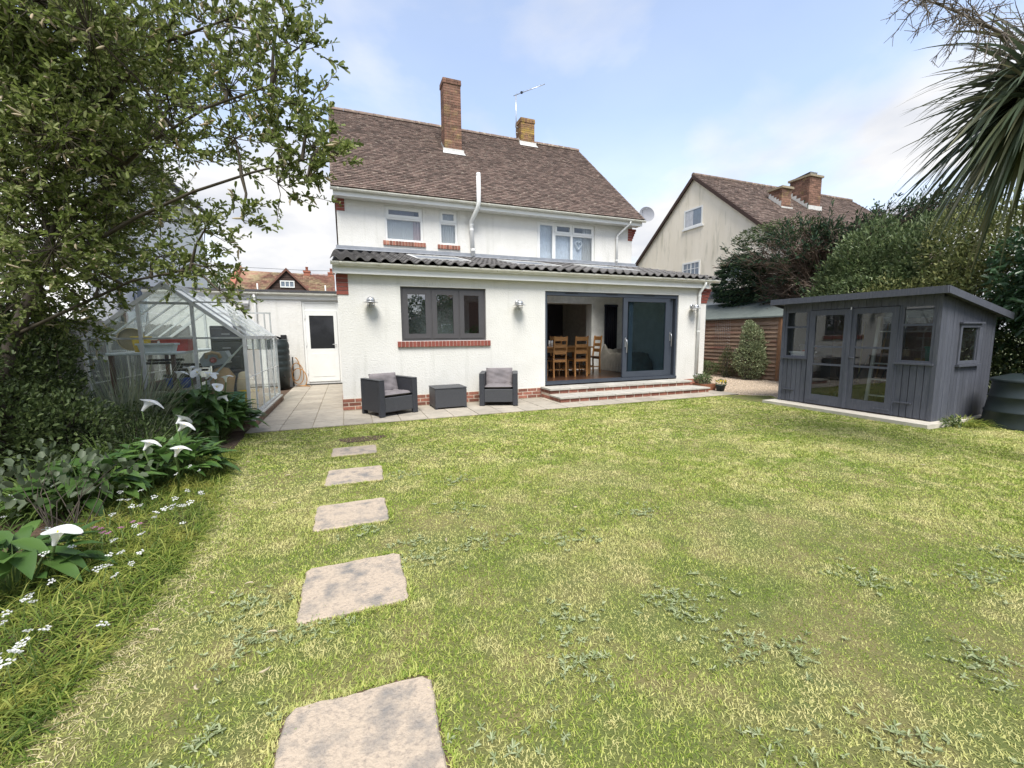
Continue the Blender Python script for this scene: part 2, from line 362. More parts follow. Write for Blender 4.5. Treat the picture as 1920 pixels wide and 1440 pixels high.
def slab_holes(us, ue, vs_, ve, w0, w1, holes, fn):
    """plate in (u,v) with thickness w and rectangular holes; one welded mesh; fn maps (u,v,w) to xyz"""
    U = sorted({us, ue, *[h[i] for h in holes for i in (0, 1)]}); V = sorted({vs_, ve, *[h[i] for h in holes for i in (2, 3)]})
    U = [u for u in U if us <= u <= ue]; V = [v for v in V if vs_ <= v <= ve]
    nu, nv = len(U)-1, len(V)-1
    S = [[not any(h[0] <= (U[i]+U[i+1])/2 <= h[1] and h[2] <= (V[j]+V[j+1])/2 <= h[3] for h in holes) for j in range(nv)] for i in range(nu)]
    mb = MB(); idx = {}
    def vid(i, j, k):
        if (i, j, k) not in idx: idx[i, j, k] = len(mb.v); mb.v.append(fn(U[i], V[j], (w0, w1)[k]))
        return idx[i, j, k]
    on = lambda i, j: 0 <= i < nu and 0 <= j < nv and S[i][j]
    for i in range(nu):
        for j in range(nv):
            if not S[i][j]: continue
            F = [[vid(i,j,0), vid(i+1,j,0), vid(i+1,j+1,0), vid(i,j+1,0)], [vid(i,j,1), vid(i,j+1,1), vid(i+1,j+1,1), vid(i+1,j,1)]]
            if not on(i-1, j): F.append([vid(i,j,0), vid(i,j+1,0), vid(i,j+1,1), vid(i,j,1)])
            if not on(i+1, j): F.append([vid(i+1,j,0), vid(i+1,j,1), vid(i+1,j+1,1), vid(i+1,j+1,0)])
            if not on(i, j-1): F.append([vid(i,j,0), vid(i,j,1), vid(i+1,j,1), vid(i+1,j,0)])
            if not on(i, j+1): F.append([vid(i,j+1,0), vid(i+1,j+1,0), vid(i+1,j+1,1), vid(i,j+1,1)])
            for q in F: mb.f.append(tuple(q)); mb.sm.append(False)
    return mb

def unit_cube():
    me = bpy.data.meshes.get('unit_block')
    if me is None:
        mb = MB().bbox(-.5, .5, -.5, .5, -.5, .5, b=.03); me = bpy.data.meshes.new('unit_block')
        me.from_pydata(mb.v, [], mb.f); me.update()
    return me
_UC = {}
def block(name, m, parent, x0, x1, y0, y1, z0, z1, jit=0.0):
    """a brick / slab / board: shares one mesh per material, placed and sized by the object"""
    me = _UC.get(m.name)
    if me is None:
        me = unit_cube().copy(); me.name = 'block_'+m.name; me.materials.append(m); _UC[m.name] = me
    off = rootoff(parent) if parent is not None else (0, 0, 0)
    o = put(name, me, parent, ((x0+x1)/2-off[0], (y0+y1)/2-off[1], (z0+z1)/2-off[2]))
    o.scale = (x1-x0, y1-y0, z1-z0)
    if jit:
        o.location.y += random.uniform(-jit, jit); o.rotation_euler = (random.uniform(-1, 1)*jit*2, 0, random.uniform(-1, 1)*jit*2)
    return o

def bricks_run(parent, m, a0, a1, z0, n, face, depth, axis='x', bl=.215, bh=.065, j=.010, jit=.0015, start=0, sgn=-1):
    """stretcher courses along x (face = y of the front) or along y (face = x of the front)"""
    for k in range(n):
        z = z0 + k*(bh+j); a = a0 - ((k+start) % 2)*(bl+j)/2
        while a < a1 - .02:
            s, e = max(a, a0), min(a+bl, a1)
            if e-s > .025:
                lo, hi = (face, face+depth) if sgn < 0 else (face-depth, face)
                if axis == 'x': block('brick', m, parent, s, e, lo, hi, z, z+bh, jit)
                else: block('brick', m, parent, lo, hi, s, e, z, z+bh, jit)
            a += bl+j

def copy_tree(o, parent=None):
    c = o.copy(); COL.objects.link(c); c.parent = parent
    for ch in o.children: copy_tree(ch, c)
    return c

# ---- fast foliage meshes
def np_mesh(name, V, F, m, parent, smooth=False):
    """V (n,3), F list of (k,) int arrays grouped by corner count"""
    me = bpy.data.meshes.new(name); off = np.array(rootoff(parent) if parent is not None else (0, 0, 0))
    V = np.ascontiguousarray(V - off, dtype=np.float32)
    me.vertices.add(len(V)); me.vertices.foreach_set('co', V.ravel())
    loops = np.concatenate([f.ravel() for f in F]).astype(np.int32)
    tot = np.concatenate([np.full(len(f), f.shape[1], np.int32) for f in F])
    st = np.concatenate([[0], np.cumsum(tot)[:-1]]).astype(np.int32)
    me.loops.add(len(loops)); me.loops.foreach_set('vertex_index', loops)
    me.polygons.add(len(tot)); me.polygons.foreach_set('loop_start', st)
    try: me.polygons.foreach_set('loop_total', tot)
    except Exception: pass
    me.materials.append(m); me.update(calc_edges=True); me.validate()
    if smooth: me.polygons.foreach_set('use_smooth', np.ones(len(tot), bool))
    return put(name, me, parent)
def unit(a): return a / np.maximum(np.linalg.norm(a, axis=1, keepdims=True), 1e-9)

def leaves(name, P, D, L, ratio, m, parent, up=0.6, fold=0.18, widest=.55):
    """one folded six-point leaf per row of P, growing along D"""
    n = len(P); D = unit(D); L = np.broadcast_to(L, (n,)).reshape(n, 1)
    nz = rng.normal(size=(n, 3)); nz[:, 2] = np.abs(nz[:, 2]) + up
    nz = unit(nz - D*(nz*D).sum(1, keepdims=True)); S = np.cross(D, nz)
    W = L*ratio
    a, b = widest*.6, min(.9, widest*1.45)
    pts = [P, P+D*L*a+S*W*.43+nz*W*fold, P+D*L*b+S*W*.40+nz*W*fold, P+D*L-nz*L*.06, P+D*L*b-S*W*.40+nz*W*fold, P+D*L*a-S*W*.43+nz*W*fold]
    V = np.stack(pts, 1).reshape(-1, 3); i = np.arange(n)[:, None]*6
    return np_mesh(name, V, [np.concatenate([i+np.array([0, 1, 2, 3]), i+np.array([0, 3, 4, 5])])], m, parent)

def blades(name, P, D, L, W, droop, m, parent, segs=3, side=None, power=2.0, fold=0.0):
    """tapering strips: base P, start direction D, length L, width W, downward droop as a fraction of L"""
    n = len(P); D = unit(D); L = np.broadcast_to(L, (n,)).reshape(n, 1); W = np.broadcast_to(W, (n,)).reshape(n, 1)
    droop = np.broadcast_to(droop, (n,)).reshape(n, 1)
    if side is None:
        side = np.cross(D, np.array([0, 0, 1.0])) + rng.normal(size=(n, 3))*.15
    S = unit(side - D*(side*D).sum(1, keepdims=True))
    rows = []
    for k in range(segs+1):
        t = k/segs
        c = P + D*L*(t - .25*droop*t**2) + np.array([0, 0, -1.0])*droop*L*t**2
        wv = W*.5*(1-t**power) if k < segs else None
        if k < segs: rows += [c-S*wv, c+S*wv]
        else: rows += [c]
    V = np.stack(rows, 1); nv = V.shape[1]; V = V.reshape(-1, 3); i = np.arange(n)[:, None]*nv
    F = [np.concatenate([i+np.array([2*k, 2*k+1, 2*k+3, 2*k+2]) for k in range(segs-1)])] if segs > 1 else []
    F.append(i+np.array([2*segs-2, 2*segs-1, 2*segs]))
    return np_mesh(name, V, F, m, parent)

def ball(n, c, r, shell=.0):
    """random points in an ellipsoid, pushed towards its surface by shell"""
    d = unit(rng.normal(size=(n, 3))); rad = rng.random(n)**(1/3)
    rad = shell + (1-shell)*rad
    return np.asarray(c) + d*rad[:, None]*np.asarray(r), d

# ================================================================== GROUND
def sheet(name, poly, z, m, kind='structure', th=0.0):
    mb = MB()
    if th: mb.prism(poly, z-th, z, 'z')
    else: mb.add([(x, y, z) for x, y in poly], [tuple(range(len(poly)))])
    o = mb.build(name, m); o['kind'] = kind; return o
sheet('ground', [(-400, -300), (500, -300), (500, 600), (-400, 600)], -.09, GROUND)
LAWN_POLY = [(-1.35, -1.50), (8.30, -1.50), (9.05, -1.95), (8.7, -2.42), (13.0, -2.42), (13.0, -16), (-1.5, -16), (-1.3, -8.2), (-1.20, -6.84), (-1.08, -6.4), (-1.02, -5.6), (-1.04, -5.0), (-1.18, -3.7), (-1.32, -2.4)]
sheet('lawn', LAWN_POLY, -.030, LAWNB)
sheet('flower_bed', [(-9, -16), (-1.5, -16), (-1.3, -8.2), (-1.05, -6.84), (-.93, -6.4), (-.86, -5.6), (-.88, -5.0), (-1.03, -3.7), (-1.2, -2.4), (-1.35, -1.42), (-1.35, 6), (-9, 6)], -.034, SOIL)
gravel = sheet('gravel_path', [(8.2, -1.3), (8.62, -1.50), (9.05, -1.95), (8.7, -2.42), (15, -2.42), (15, 9), (9.0, 9), (9.0, .3), (8.2, .3)], -.026, GRAVB)

# patio: joint bed with single slabs
pat = sheet('patio', [(-1.36, -1.505), (8.62, -1.505), (8.62, .05), (.05, .05), (.05, 4.95), (-1.36, 4.95)], -.012, PAVEJ)
P = .455
def slab(x0, x1, y0, y1):
    o = block('slab', PAVE, pat, x0+.006, x1-.006, y0+.006, y1-.006, -.05, 0); o.location.z += random.uniform(-.003, .0)
    o.rotation_euler = (random.uniform(-.004, .004), random.uniform(-.004, .004), random.uniform(-.004, .004))
for i in range(3):
    for j in range(15):
        y1 = -1.5 + (j+1)*P
        if y1 <= 4.95: slab(-3*P+i*P, -3*P+(i+1)*P, -1.5+j*P, y1)
for i in range(19):
    for j in range(3 if i < 10 else 2): slab(i*P, (i+1)*P, -1.5+j*P, min(-1.5+(j+1)*P, -.15))

# stepping stones in the lawn
for k, (x, y, sx, sy, rz, lab) in enumerate([
        (.145, -3.13, .53, .40, -.04, 'stepping stone nearest the patio, beside a bare earth patch'),
        (.135, -4.13, .55, .49, -.05, 'second stepping stone from the patio, light and evenly worn'),
        (.095, -5.13, .55, .49, .0, 'middle stepping stone of the five with a dark stain along its centre'),
        (.10, -6.19, .56, .53, .0, 'stepping stone with a black weathered blotch, second from the camera'),
        (.10, -7.30, .55, .60, -.05, 'nearest stepping stone, cut by the lower edge, edged with bare earth')]):
    r = thing('stepping_stone', lab, 'paving stone', (x, y, -.03), 'stepping stones across the lawn', rz=rz)
    n = 18; mb = MB(); top = []
    for a in range(4*n):
        s, t = divmod(a, n); t = t/n
        px, py = [(-.5+t, -.5), (.5, -.5+t), (.5-t, .5), (-.5, .5-t)][s]
        wob = 1+.012*math.sin(a*.7+k)+random.uniform(-.010, .010)
        if t == 0: wob *= .955
        top.append((px*sx*wob, py*sy*wob))
    m = len(top)
    mb.add([(u, v, -.03) for u, v in top] + [(u, v, .012) for u, v in top] + [(u*.975, v*.975, .019) for u, v in top],
           [tuple(range(2*m, 3*m))] + [(i, (i+1) % m, (i+1) % m+m, i+m) for i in range(m)] + [(i+m, (i+1) % m+m, (i+1) % m+2*m, i+2*m) for i in range(m)])
    mb.build('stone', STONE, r, local=True)
    rim = MB(); e = [(u*(1.035+random.uniform(0, .06)), v*(1.035+random.uniform(0, .06))) for u, v in top]
    rim.add([(u, v, .004) for u, v in e], [tuple(range(m))]).build('earth_rim', SOIL, r, local=True)

# ================================================================== HOUSE
H = thing('house', 'white rendered house with brown tiled roof and single-storey rear extension', 'house', (4.5, 3.1, 0))
WIN = (1.15, 2.92, 1.31, 2.39); DOOR = (4.32, 8.13, -.02, 2.39)
XR = 9.05
slab_holes(0, XR, -.02, 2.66, 0, .28, [WIN, DOOR], lambda u, v, w: (u, w, v)).build('extension_wall', RENDER, H)
for x0, x1 in ((0, .28), (XR-.28, XR)):
    MB().prism([(.281, -.02), (3.09, -.02), (3.09, 3.42), (.281, 2.80)], x0, x1, 'x').build('side_wall', RENDER, H)
# inside of the extension
solid('interior_floor', OAKF, H, .28, XR-.28, .28, 3.1, .0, .28)
for x0, x1 in ((.281, .30), (XR-.30, XR-.281)): MB().prism([(.285, .28), (3.068, .28), (3.068, 3.36), (.285, 2.76)], x0, x1, 'x').build('interior_wall', INTW, H)
slab_holes(.28, XR-.28, .28, 3.3, 3.07, 3.095, [(3.4, 7.45, .28, 2.37)], lambda u, v, w: (u, w, v)).build('interior_wall', INTW, H)
# the dark room through the opening
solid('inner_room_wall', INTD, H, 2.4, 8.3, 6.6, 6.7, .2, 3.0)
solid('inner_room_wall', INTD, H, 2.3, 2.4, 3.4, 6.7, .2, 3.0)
solid('inner_room_wall', INTW, H, 8.3, 8.4, 3.4, 6.7, .2, 3.0)
solid('inner_room_floor', OAKF, H, 2.3, 8.4, 3.1, 6.7, .0, .279)
solid('inner_room_ceiling', INTW, H, 2.3, 8.4, 3.4, 6.7, 2.6, 2.7)

# extension roof: deck with skylight holes, single tiles, gutter
EL = math.hypot(3.35, .75); EY, EZ = 3.35/EL, .75/EL
def er(u, v, w): return (u, -.25 + EY*v - EZ*w, 2.795 + EZ*v + EY*w)
SKYL = [(1.62, 2.76, 1.0, 2.45), (3.98, 5.05, 1.0, 2.45), (6.32, 7.36, 1.0, 2.45)]
slab_holes(-.06, XR+.22, .02, EL, -.10, -.02, SKYL, er).build('roof_deck', INTW, H)
TW = .444; TR = .335
tile_me = None
def pantile():
    mb = MB(); n = 20; prof = []
    for i in range(n+1):
        t = i/n; ph = (t*2) % 1.0 if i < n else 1.0
        h = .050*max(0.0, math.sin(math.pi*min(1, ph/.62)))**1.1 if ph < .62 else -.012*math.sin(math.pi*(ph-.62)/.38)
        prof.append((t*TW*1.02, h))
    L = TR+.08
    vs = [(x, 0, h+.030) for x, h in prof] + [(x, L, h+.004) for x, h in prof] + [(x, 0, h+.012) for x, h in prof]
    m = n+1
    fs = [(i, i+1, m+i+1, m+i) for i in range(n)] + [(2*m+i, 2*m+i+1, i+1, i) for i in range(n)]
    mb.add(vs, fs, True)
    me = bpy.data.meshes.new('pantile'); me.from_pydata(mb.v, [], mb.f); me.materials.append(PANT)
    me.polygons.foreach_set('use_smooth', [True]*n+[False]*n); me.update(); return me
tile_me = pantile()
erot = Matrix(((1, 0, 0), (0, EY, -EZ), (0, EZ, EY))).to_euler()
roofp = put('extension_roof', None, H)
for j in range(10):
    for i in range(21):
        u, v = -.09+i*TW, -.03+j*TR
        if any(s[0]-.06 < u+TW/2 < s[1]+.06 and s[2]-.12 < v+TR/2 < s[3]+.05 for s in SKYL): continue
        p = er(u, v, random.uniform(-.002, .004)); o = put('roof_tile', tile_me, roofp, (p[0]-4.5, p[1]-3.1, p[2]))
        o.rotation_euler = erot
solid('flashing', LEAD, H, -.02, XR+.05, 3.055, 3.097, 3.50, 3.70)
MB().add([er(-.05, EL-.16, .07), er(XR+.1, EL-.16, .07), er(XR+.1, EL-.01, .085), er(-.05, EL-.01, .085)], [(0, 1, 2, 3)]).build('flashing', LEAD, H)
for a, b_, c, d in SKYL:
    k = slab_holes(a-.05, b_+.05, c-.05, d+.05, -.11, .075, [(a+.02, b_-.02, c+.02, d-.02)], er).build('skylight', LEADP, H)
    MB().add([er(a+.02, c+.02, .062), er(b_-.02, c+.02, .062), er(b_-.02, d-.02, .062), er(a+.02, d-.02, .062)], [(0, 1, 2, 3)]).build('pane', GLASSU, k)
def gutter(x0, x1, y, z, m, n, r=.058, parent=None, sag=0.0):
    mb = MB(); q = 10; vs = []; S = 12
    for i in range(S+1):
        x = x0+(x1-x0)*i/S
        for k in range(q+1):
            a = math.pi + math.pi*k/q; vs.append((x, y+r*math.cos(a), z+r*math.sin(a)))
        vs += [(x, y+r-.006, z), ]
        for k in range(q, -1, -1):
            a = math.pi + math.pi*k/q; vs.append((x, y+(r-.006)*math.cos(a), z+(r-.006)*math.sin(a)))
    w_ = 2*(q+1)+1
    fs = [(i*w_+k, i*w_+k+1, (i+1)*w_+k+1, (i+1)*w_+k) for i in range(S) for k in range(w_-1)]
    fs += [tuple(range(w_)), tuple(S*w_+k for k in range(w_))[::-1]]
    g = mb.add(vs, fs, True).build('gutter', m, parent)
    for i in range(n):
        x = x0+.18+(x1-x0-.36)*i/(n-1); wd = .05 if i % 3 == 0 else .022
        b = MB(); vs = []
        for xx in (x-wd/2, x+wd/2):
            for rr in (r+.006, r+.0005):
                for k in range(q+1):
                    a = math.pi+math.pi*k/q; vs.append((xx, y+rr*math.cos(a), z+rr*math.sin(a)))
        m_ = q+1
        fs = []
        for k in range(q):
            fs += [(k, k+1, 2*m_+k+1, 2*m_+k), (k, m_+k, m_+k+1, k+1), (2*m_+k, 2*m_+k+1, 3*m_+k+1, 3*m_+k)]
        b.add(vs, fs).build('bracket', m, g)
    return g
solid('fascia', UPVC, H, -.05, XR-.06, -.145, -.125, 2.575, 2.79)
solid('soffit', SOFFIT, H, -.05, XR-.06, -.124, -.002, 2.585, 2.60)
for x0, x1 in ((-.05, .0), ): solid('fascia', UPVC, H, x0-.012, x0-.001, -.125, .25, 2.575, 2.82)
gutter(-.09, XR+.20, -.205, 2.775, UPVC_D, 11, parent=H)
def downpipe(pts, r=.034, brk=(), m=UPVC, parent=H):
    o = MB().tube(pts, r, 12).build('downpipe', m, parent)
    for p, h in brk: MB().lathe([(r+.007, 0), (r+.007, h)], p, 12).build('collar', m, o)
    return o
downpipe([(8.80, -.20, 2.73), (8.80, -.20, 2.66), (8.76, -.07, 2.47), (8.76, -.06, 2.40), (8.76, -.06, .22)], .036, [((8.76, -.06, 2.36), .05), ((8.76, -.06, 1.45), .04), ((8.76, -.06, .3), .04)])
# corbel bricks at the eaves corners
for cx, cz, sg in ((.0, 2.20, 1), (XR, 2.20, -1)):
    for k in range(5):
        o = .012+.010*k if sg < 0 else .012
        x0, x1 = (cx-.014, cx+.20) if sg > 0 else (cx-.20, cx+.02+.035*k)
        if sg > 0: x0, x1 = cx-.016, cx+.20-.005
        block('corbel_brick', BRICK_D, H, x0, x1, -.014, .20, cz+k*.077, cz+k*.077+.068)
for cx, cz, sg in ((.04, 4.55, 1), (8.95, 4.42, -1)):
    for k in range(4 if sg > 0 else 5):
        x0, x1 = (cx-.016, cx+.19) if sg > 0 else (cx-.16, cx+.015+.035*k)
        block('corbel_brick', BRICK_D, H, x0, x1, 3.086, 3.3, cz+k*.077, cz+k*.077+.068)
# plinth
solid('plinth_mortar', MORTAR, H, -.004, 4.215, -.008, .10, -.03, .212)
bricks_run(H, BRICK, -.012, 4.21, -.008, 3, -.012, .05, j=.014, bh=.061)
bricks_run(H, BRICK, .04, 3.0, -.008, 3, -.014, .05, axis='y')
solid('plinth_mortar', MORTAR, H, 8.14, XR+.004, -.008, .10, -.03, .212)
bricks_run(H, BRICK, 8.26, XR+.01, -.008, 3, -.014, .05)

# kitchen window
def casement_window(x0, x1, z0, z1, y, lights, m, fr=.055, sash=.05, glass=GLASS, dep=.07, lab=None, parent=H):
    """outer frame with mullions; each light (u0,u1,v0,v1 fractions, opening?) is a sash with its own pane"""
    holes = []
    W_, H_ = x1-x0, z1-z0
    for u0, u1, v0, v1, op in lights: holes.append((x0+u0*W_+fr/2, x0+u1*W_-fr/2, z0+v0*H_+fr/2, z0+v1*H_-fr/2))
    hh = [(max(h[0], x0+fr), min(h[1], x1-fr), max(h[2], z0+fr), min(h[3], z1-fr)) for h in holes]
    fo = slab_holes(x0, x1, z0, z1, y, y+dep, hh, lambda u, v, w: (u, w, v)).build('window', m, parent)
    if lab: fo['label'] = lab
    for h, L in zip(hh, lights):
        s = sash if L[4] else .012; e = .012 if L[4] else .0
        yy = y-.014 if L[4] else y+.01
        so = slab_holes(h[0]-e, h[1]+e, h[2]-e, h[3]+e, yy, yy+dep*.8, [(h[0]+s, h[1]-s, h[2]+s, h[3]-s)], lambda u, v, w: (u, w, v)).build('sash', m, fo)
        solid('pane', glass, fo, h[0]+s-.004, h[1]-s+.004, yy+.022, yy+.028, h[2]+s-.004, h[3]-s+.004)
    return fo
casement_window(*WIN, .055, [(0, .345, 0, 1, True), (.345, .67, 0, 1, True), (.67, 1, 0, 1, True)], GREYF, .06, .085, lab='charcoal framed kitchen window of three casements')
for k in range(26): block('sill_brick', BRICK_D, H, 1.062+k*.075, 1.062+k*.075+.064, -.045, .06, 1.19, 1.302, .0015)
solid('sill_mortar', mat('sill_mortar', (.60, .46, .40), .95), H, 1.07, 3.005, -.030, .05, 1.192, 1.298)

# sliding door set
SD = slab_holes(4.325, 8.125, .285, 2.385, .03, .15, [(4.385, 8.065, .33, 2.30)], lambda u, v, w: (u, w, v)).build('sliding_door', ANTH, H)
solid('threshold', ANTH, SD, 4.325, 8.125, -.02, .028, .262, .315); solid('threshold', GALV, SD, 4.39, 8.06, .151, .24, .27, .318)
for x in (4.85, 5.95, 7.05): solid('trickle_vent', BLACK, SD, x, x+.33, .022, .032, 2.345, 2.362)
def panel(x0, x1, y, gl):
    p = slab_holes(x0, x1, .335, 2.295, y, y+.05, [(x0+.125, x1-.125, .475, 2.20)], lambda u, v, w: (u, w, v)).build('door_panel', ANTH, SD)
    solid('pane', gl, p, x0+.12, x1-.12, y+.02, y+.028, .47, 2.205)
    return p
pa = panel(6.46, 7.88, .035, GLASSD); pb = panel(6.66, 8.02, .092, GLASSD)
def handle(parent, x, y, z, sd=1):
    h = MB().box(x-.018, x+.018, y-.008, y, z-.06, z+.17).build('handle', GALV, parent)
    MB().tube([(x, y-.01, z+.12), (x, y-.05, z+.12), (x+.012*sd, y-.055, z+.05), (x+.004*sd, y-.055, z-.20)], .011, 8).build('lever', GALV, h)
handle(pa, 6.53, .033, 1.15); handle(pb, 7.955, .090, 1.28)

# upper wall of the main house, gables, roof
W1, W2, W3 = (1.19, 2.18, 3.90, 4.80), (2.62, 3.13, 3.89, 4.82), (5.55, 7.54, 3.60, 4.78)
slab_holes(.04, 8.95, -.02, 5.0, 3.1, 3.40, [W1, W2, W3, (3.4, 7.45, .28, 2.37)], lambda u, v, w: (u, w, v)).build('main_wall', RENDER, H)
for x0, x1 in ((.04, .30), (8.69, 8.95)):
    MB().prism([(3.401, -.02), (10.6, -.02), (10.6, 5.0), (7.0, 8.5), (3.401, 5.35)], x0, x1, 'x').build('gable_wall', RENDER, H)
solid('rear_wall', RENDER, H, .04, 8.95, 10.6, 10.9, -.02, 5.0)
for (a, b_, c, d), t in ((W1, 0), (W2, 0), (W3, 1)):       # dark backing sheets painted for the unlit rooms behind the upper windows
    solid('upper_room_dark_backing', INTD, H, a-.3, b_+.3, 4.6, 4.65, c-.3, d+.3)
casement_window(*W1, 3.14, [(0, 1, .66, 1, True), (0, 1, 0, .66, False)], UPVC, .05, .055, GLASSU)
casement_window(*W2, 3.14, [(0, 1, .63, 1, True), (0, 1, 0, .63, False)], UPVC, .05, .05, GLASSU)
casement_window(*W3, 3.14, [(0, .30, 0, 1, True), (.30, .60, .72, 1, True), (.30, .60, 0, .72, False), (.60, 1, .72, 1, True), (.60, 1, 0, .72, False)], UPVC, .055, .05, GLASSU)
for (a, b_, c, d), n in ((W1, 14), (W2, 8)):
    for k in range(n):
        wd = (b_-a+.12)/n; block('sill_brick', BRICK, H, a-.06+k*wd, a-.06+(k+1)*wd-.010, 3.055, 3.2, c-.115, c-.005, .002)
    solid('sill_mortar', MORTAR, H, a-.055, b_+.055, 3.068, 3.19, c-.112, c-.008)
solid('window_board', UPVC, H, W3[0]-.03, W3[1]+.03, 3.06, 3.14, W3[2]-.035, W3[2]-.002)
def curtain(x0, x1, z0, z1, y, m, amp=.02, fold=.07, name='curtain'):
    n = max(6, int((x1-x0)/.015)); mb = MB()
    vs = [(x0+(x1-x0)*i/n, y+amp*math.sin(i/n*(x1-x0)/fold*2*math.pi+.7*math.sin(i*.31))*(1 if k else .6), z0+(z1-z0)*k) for k in (0, 1) for i in range(n+1)]
    return mb.add(vs, [(i, i+1, n+2+i, n+1+i) for i in range(n)], True).build(name, m, H)
curtain(W1[0]+.03, W1[0]+.74, W1[2]+.02, W1[3]-.32, 3.225, NET, .012, .05)
curtain(W1[0]+.74, W1[1]-.02, W1[2]+.02, W1[3]-.32, 3.23, PINK, .02, .08)
solid('blind', pmat('mauve_blind', (.34, .30, .33), .9), H, W1[0]+.05, W1[1]-.2, 3.34, 3.35, W1[3]-.2, W1[3]-.02)
curtain(W2[0]+.02, W2[1]-.02, W2[2]+.02, W2[3]-.02, 3.235, NET, .02, .07)
curtain(W3[0]+.70, W3[0]+.74, W3[2]+.02, W3[3]-.05, 3.36, NET, .01, .05)
curtain(W3[1]-.36, W3[1]-.02, W3[2]+.02, W3[3]-.02, 3.25, NET, .02, .08)
curtain(W3[0]+.60, W3[1]-.36, W3[2]+.02, W3[3]-.36, 3.27, pmat('pale_blind', (.66, .70, .76), .9), .006, .09, 'blind')
curtain(W3[0]+.03, W3[0]+.6, W3[2]+.02, W3[3]-.04, 3.27, pmat('pale_blind', (.66, .70, .76), .9), .006, .09, 'blind')

MY, MZ, RY, RZ = 2.74, 5.02, 7.0, 8.74
ML = math.hypot(RY-MY, RZ-MZ); SY, SZ = (RY-MY)/ML, (RZ-MZ)/ML
def mr(u, v, w): return (u, MY + SY*v - SZ*w, MZ + SZ*v + SY*w)
VX0, VX1 = -.07, 9.16
mroof = slab_holes(VX0+.02, VX1-.02, .03, ML, -.09, -.004, [], mr).build('main_roof', ROOFD, H)
MB().add([(VX0, RY+.002, RZ), (VX1, RY+.002, RZ), (VX1, 2*RY-MY, MZ), (VX0, 2*RY-MY, MZ), (VX0, RY+.002, RZ-.1), (VX1, RY+.002, RZ-.1), (VX1, 2*RY-MY-.1, MZ-.05), (VX0, 2*RY-MY-.1, MZ-.05)],
         [(0, 1, 2, 3), (7, 6, 5, 4), (0, 3, 7, 4), (1, 5, 6, 2), (2, 6, 7, 3)]).build('rear_roof_slope', ROOFT, mroof)
CH1 = (3.32, 3.88, 5.24, 5.70, 6.80, 9.42); CH2 = (6.56, 7.12, 6.72, 7.22, 8.25, 9.46)
V, F = [], []
g, tw = .100, .168
for j in range(int(ML/g)):
    nx = int((VX1-VX0)/tw)+1
    for i in range(-1, nx):
        u0 = VX0 + (i+.5*(j % 2))*tw; u1 = u0+tw-.006
        u0, u1 = max(u0, VX0), min(u1, VX1)
        if u1-u0 < .03: continue
        v = j*g - .02 + random.uniform(-.006, .006); l = random.uniform(0, .007); t = random.uniform(-.004, .004)
        c = [mr(u0, v, .026+l+t), mr(u1, v, .026+l-t), mr(u1, v+g+.03, .008), mr(u0, v+g+.03, .008), mr(u0, v, .008+l), mr(u1, v, .008+l)]
        o = len(V); V += c; F += [(o, o+1, o+2, o+3), (o+4, o+5, o+1, o), (o+4, o, o+3, o+4), (o+1, o+5, o+2, o+1)]
F = [f for f in F if len(set(f)) == len(f)] + [tuple(dict.fromkeys(f)) for f in F if len(set(f)) != len(f)]
tiles = MB().add(V, F).build('roof_tiles', ROOFT, mroof); tiles['kind'] = 'stuff'
n = 20
for k in range(n):
    L = (VX1-VX0)/n; x0 = VX0+k*L
    mb = MB(); q = 8; vs = []
    for x, rr in ((x0, .120), (x0+L-.008, .114)):
        for i in range(q+1):
            a = math.pi*(.0+i/q); vs.append((x, RY+rr*math.cos(a)*1.05, RZ-.045+rr*math.sin(a)))
    fs = [(i, i+1, q+2+i, q+1+i) for i in range(q)] + [tuple(range(q+1)), tuple(range(q+1, 2*q+2))[::-1]]
    mb.add(vs, fs).build('ridge_tile', RIDGE, mroof)
for x in (VX0+.005, VX1-.035): MB().add([mr(x, .02, -.10), mr(x+.03, .02, -.10), mr(x+.03, ML-.05, -.10), mr(x, ML-.05, -.10), mr(x, .02, .02), mr(x+.03, .02, .02), mr(x+.03, ML-.05, .02), mr(x, ML-.05, .02)],
        [(0, 3, 2, 1), (4, 5, 6, 7), (0, 1, 5, 4), (1, 2, 6, 5), (2, 3, 7, 6), (3, 0, 4, 7)]).build('verge', RIDGE, mroof)
solid('fascia', UPVC, H, VX0+.05, VX1-.05, 2.80, 2.822, 4.83, 5.02)
solid('soffit', SOFFIT, H, VX0+.05, VX1-.05, 2.823, 3.098, 4.842, 4.856)
gutter(VX0-.01, VX1+.03, 2.742, 4.985, UPVC_D, 15, .055, parent=H)
downpipe([(8.62, 2.74, 4.93), (8.62, 2.78, 4.86), (8.36, 3.04, 4.55), (8.34, 3.05, 4.48), (8.34, 3.05, 3.60)], .034, [((8.34, 3.05, 4.42), .05), ((8.34, 3.05, 3.75), .04)])
o = MB().tube([(3.62, 2.66, 5.66), (3.62, 2.66, 4.98), (3.60, 2.70, 4.84), (3.50, 2.98, 4.56), (3.50, 3.03, 4.46), (3.54, 3.03, 3.62)], .058, 12).build('soil_pipe', UPVC, H)
for z in (4.30, 4.44, 3.76): MB().lathe([(.066, 0), (.066, .07)], (3.51 if z > 4 else 3.54, 3.03, z), 12).build('collar', UPVC, o)
MB().lathe([(.060, 0), (.064, .02), (.05, .07), (.01, .08)], (3.62, 2.66, 5.66), 12).build('vent_cap', UPVC, o)

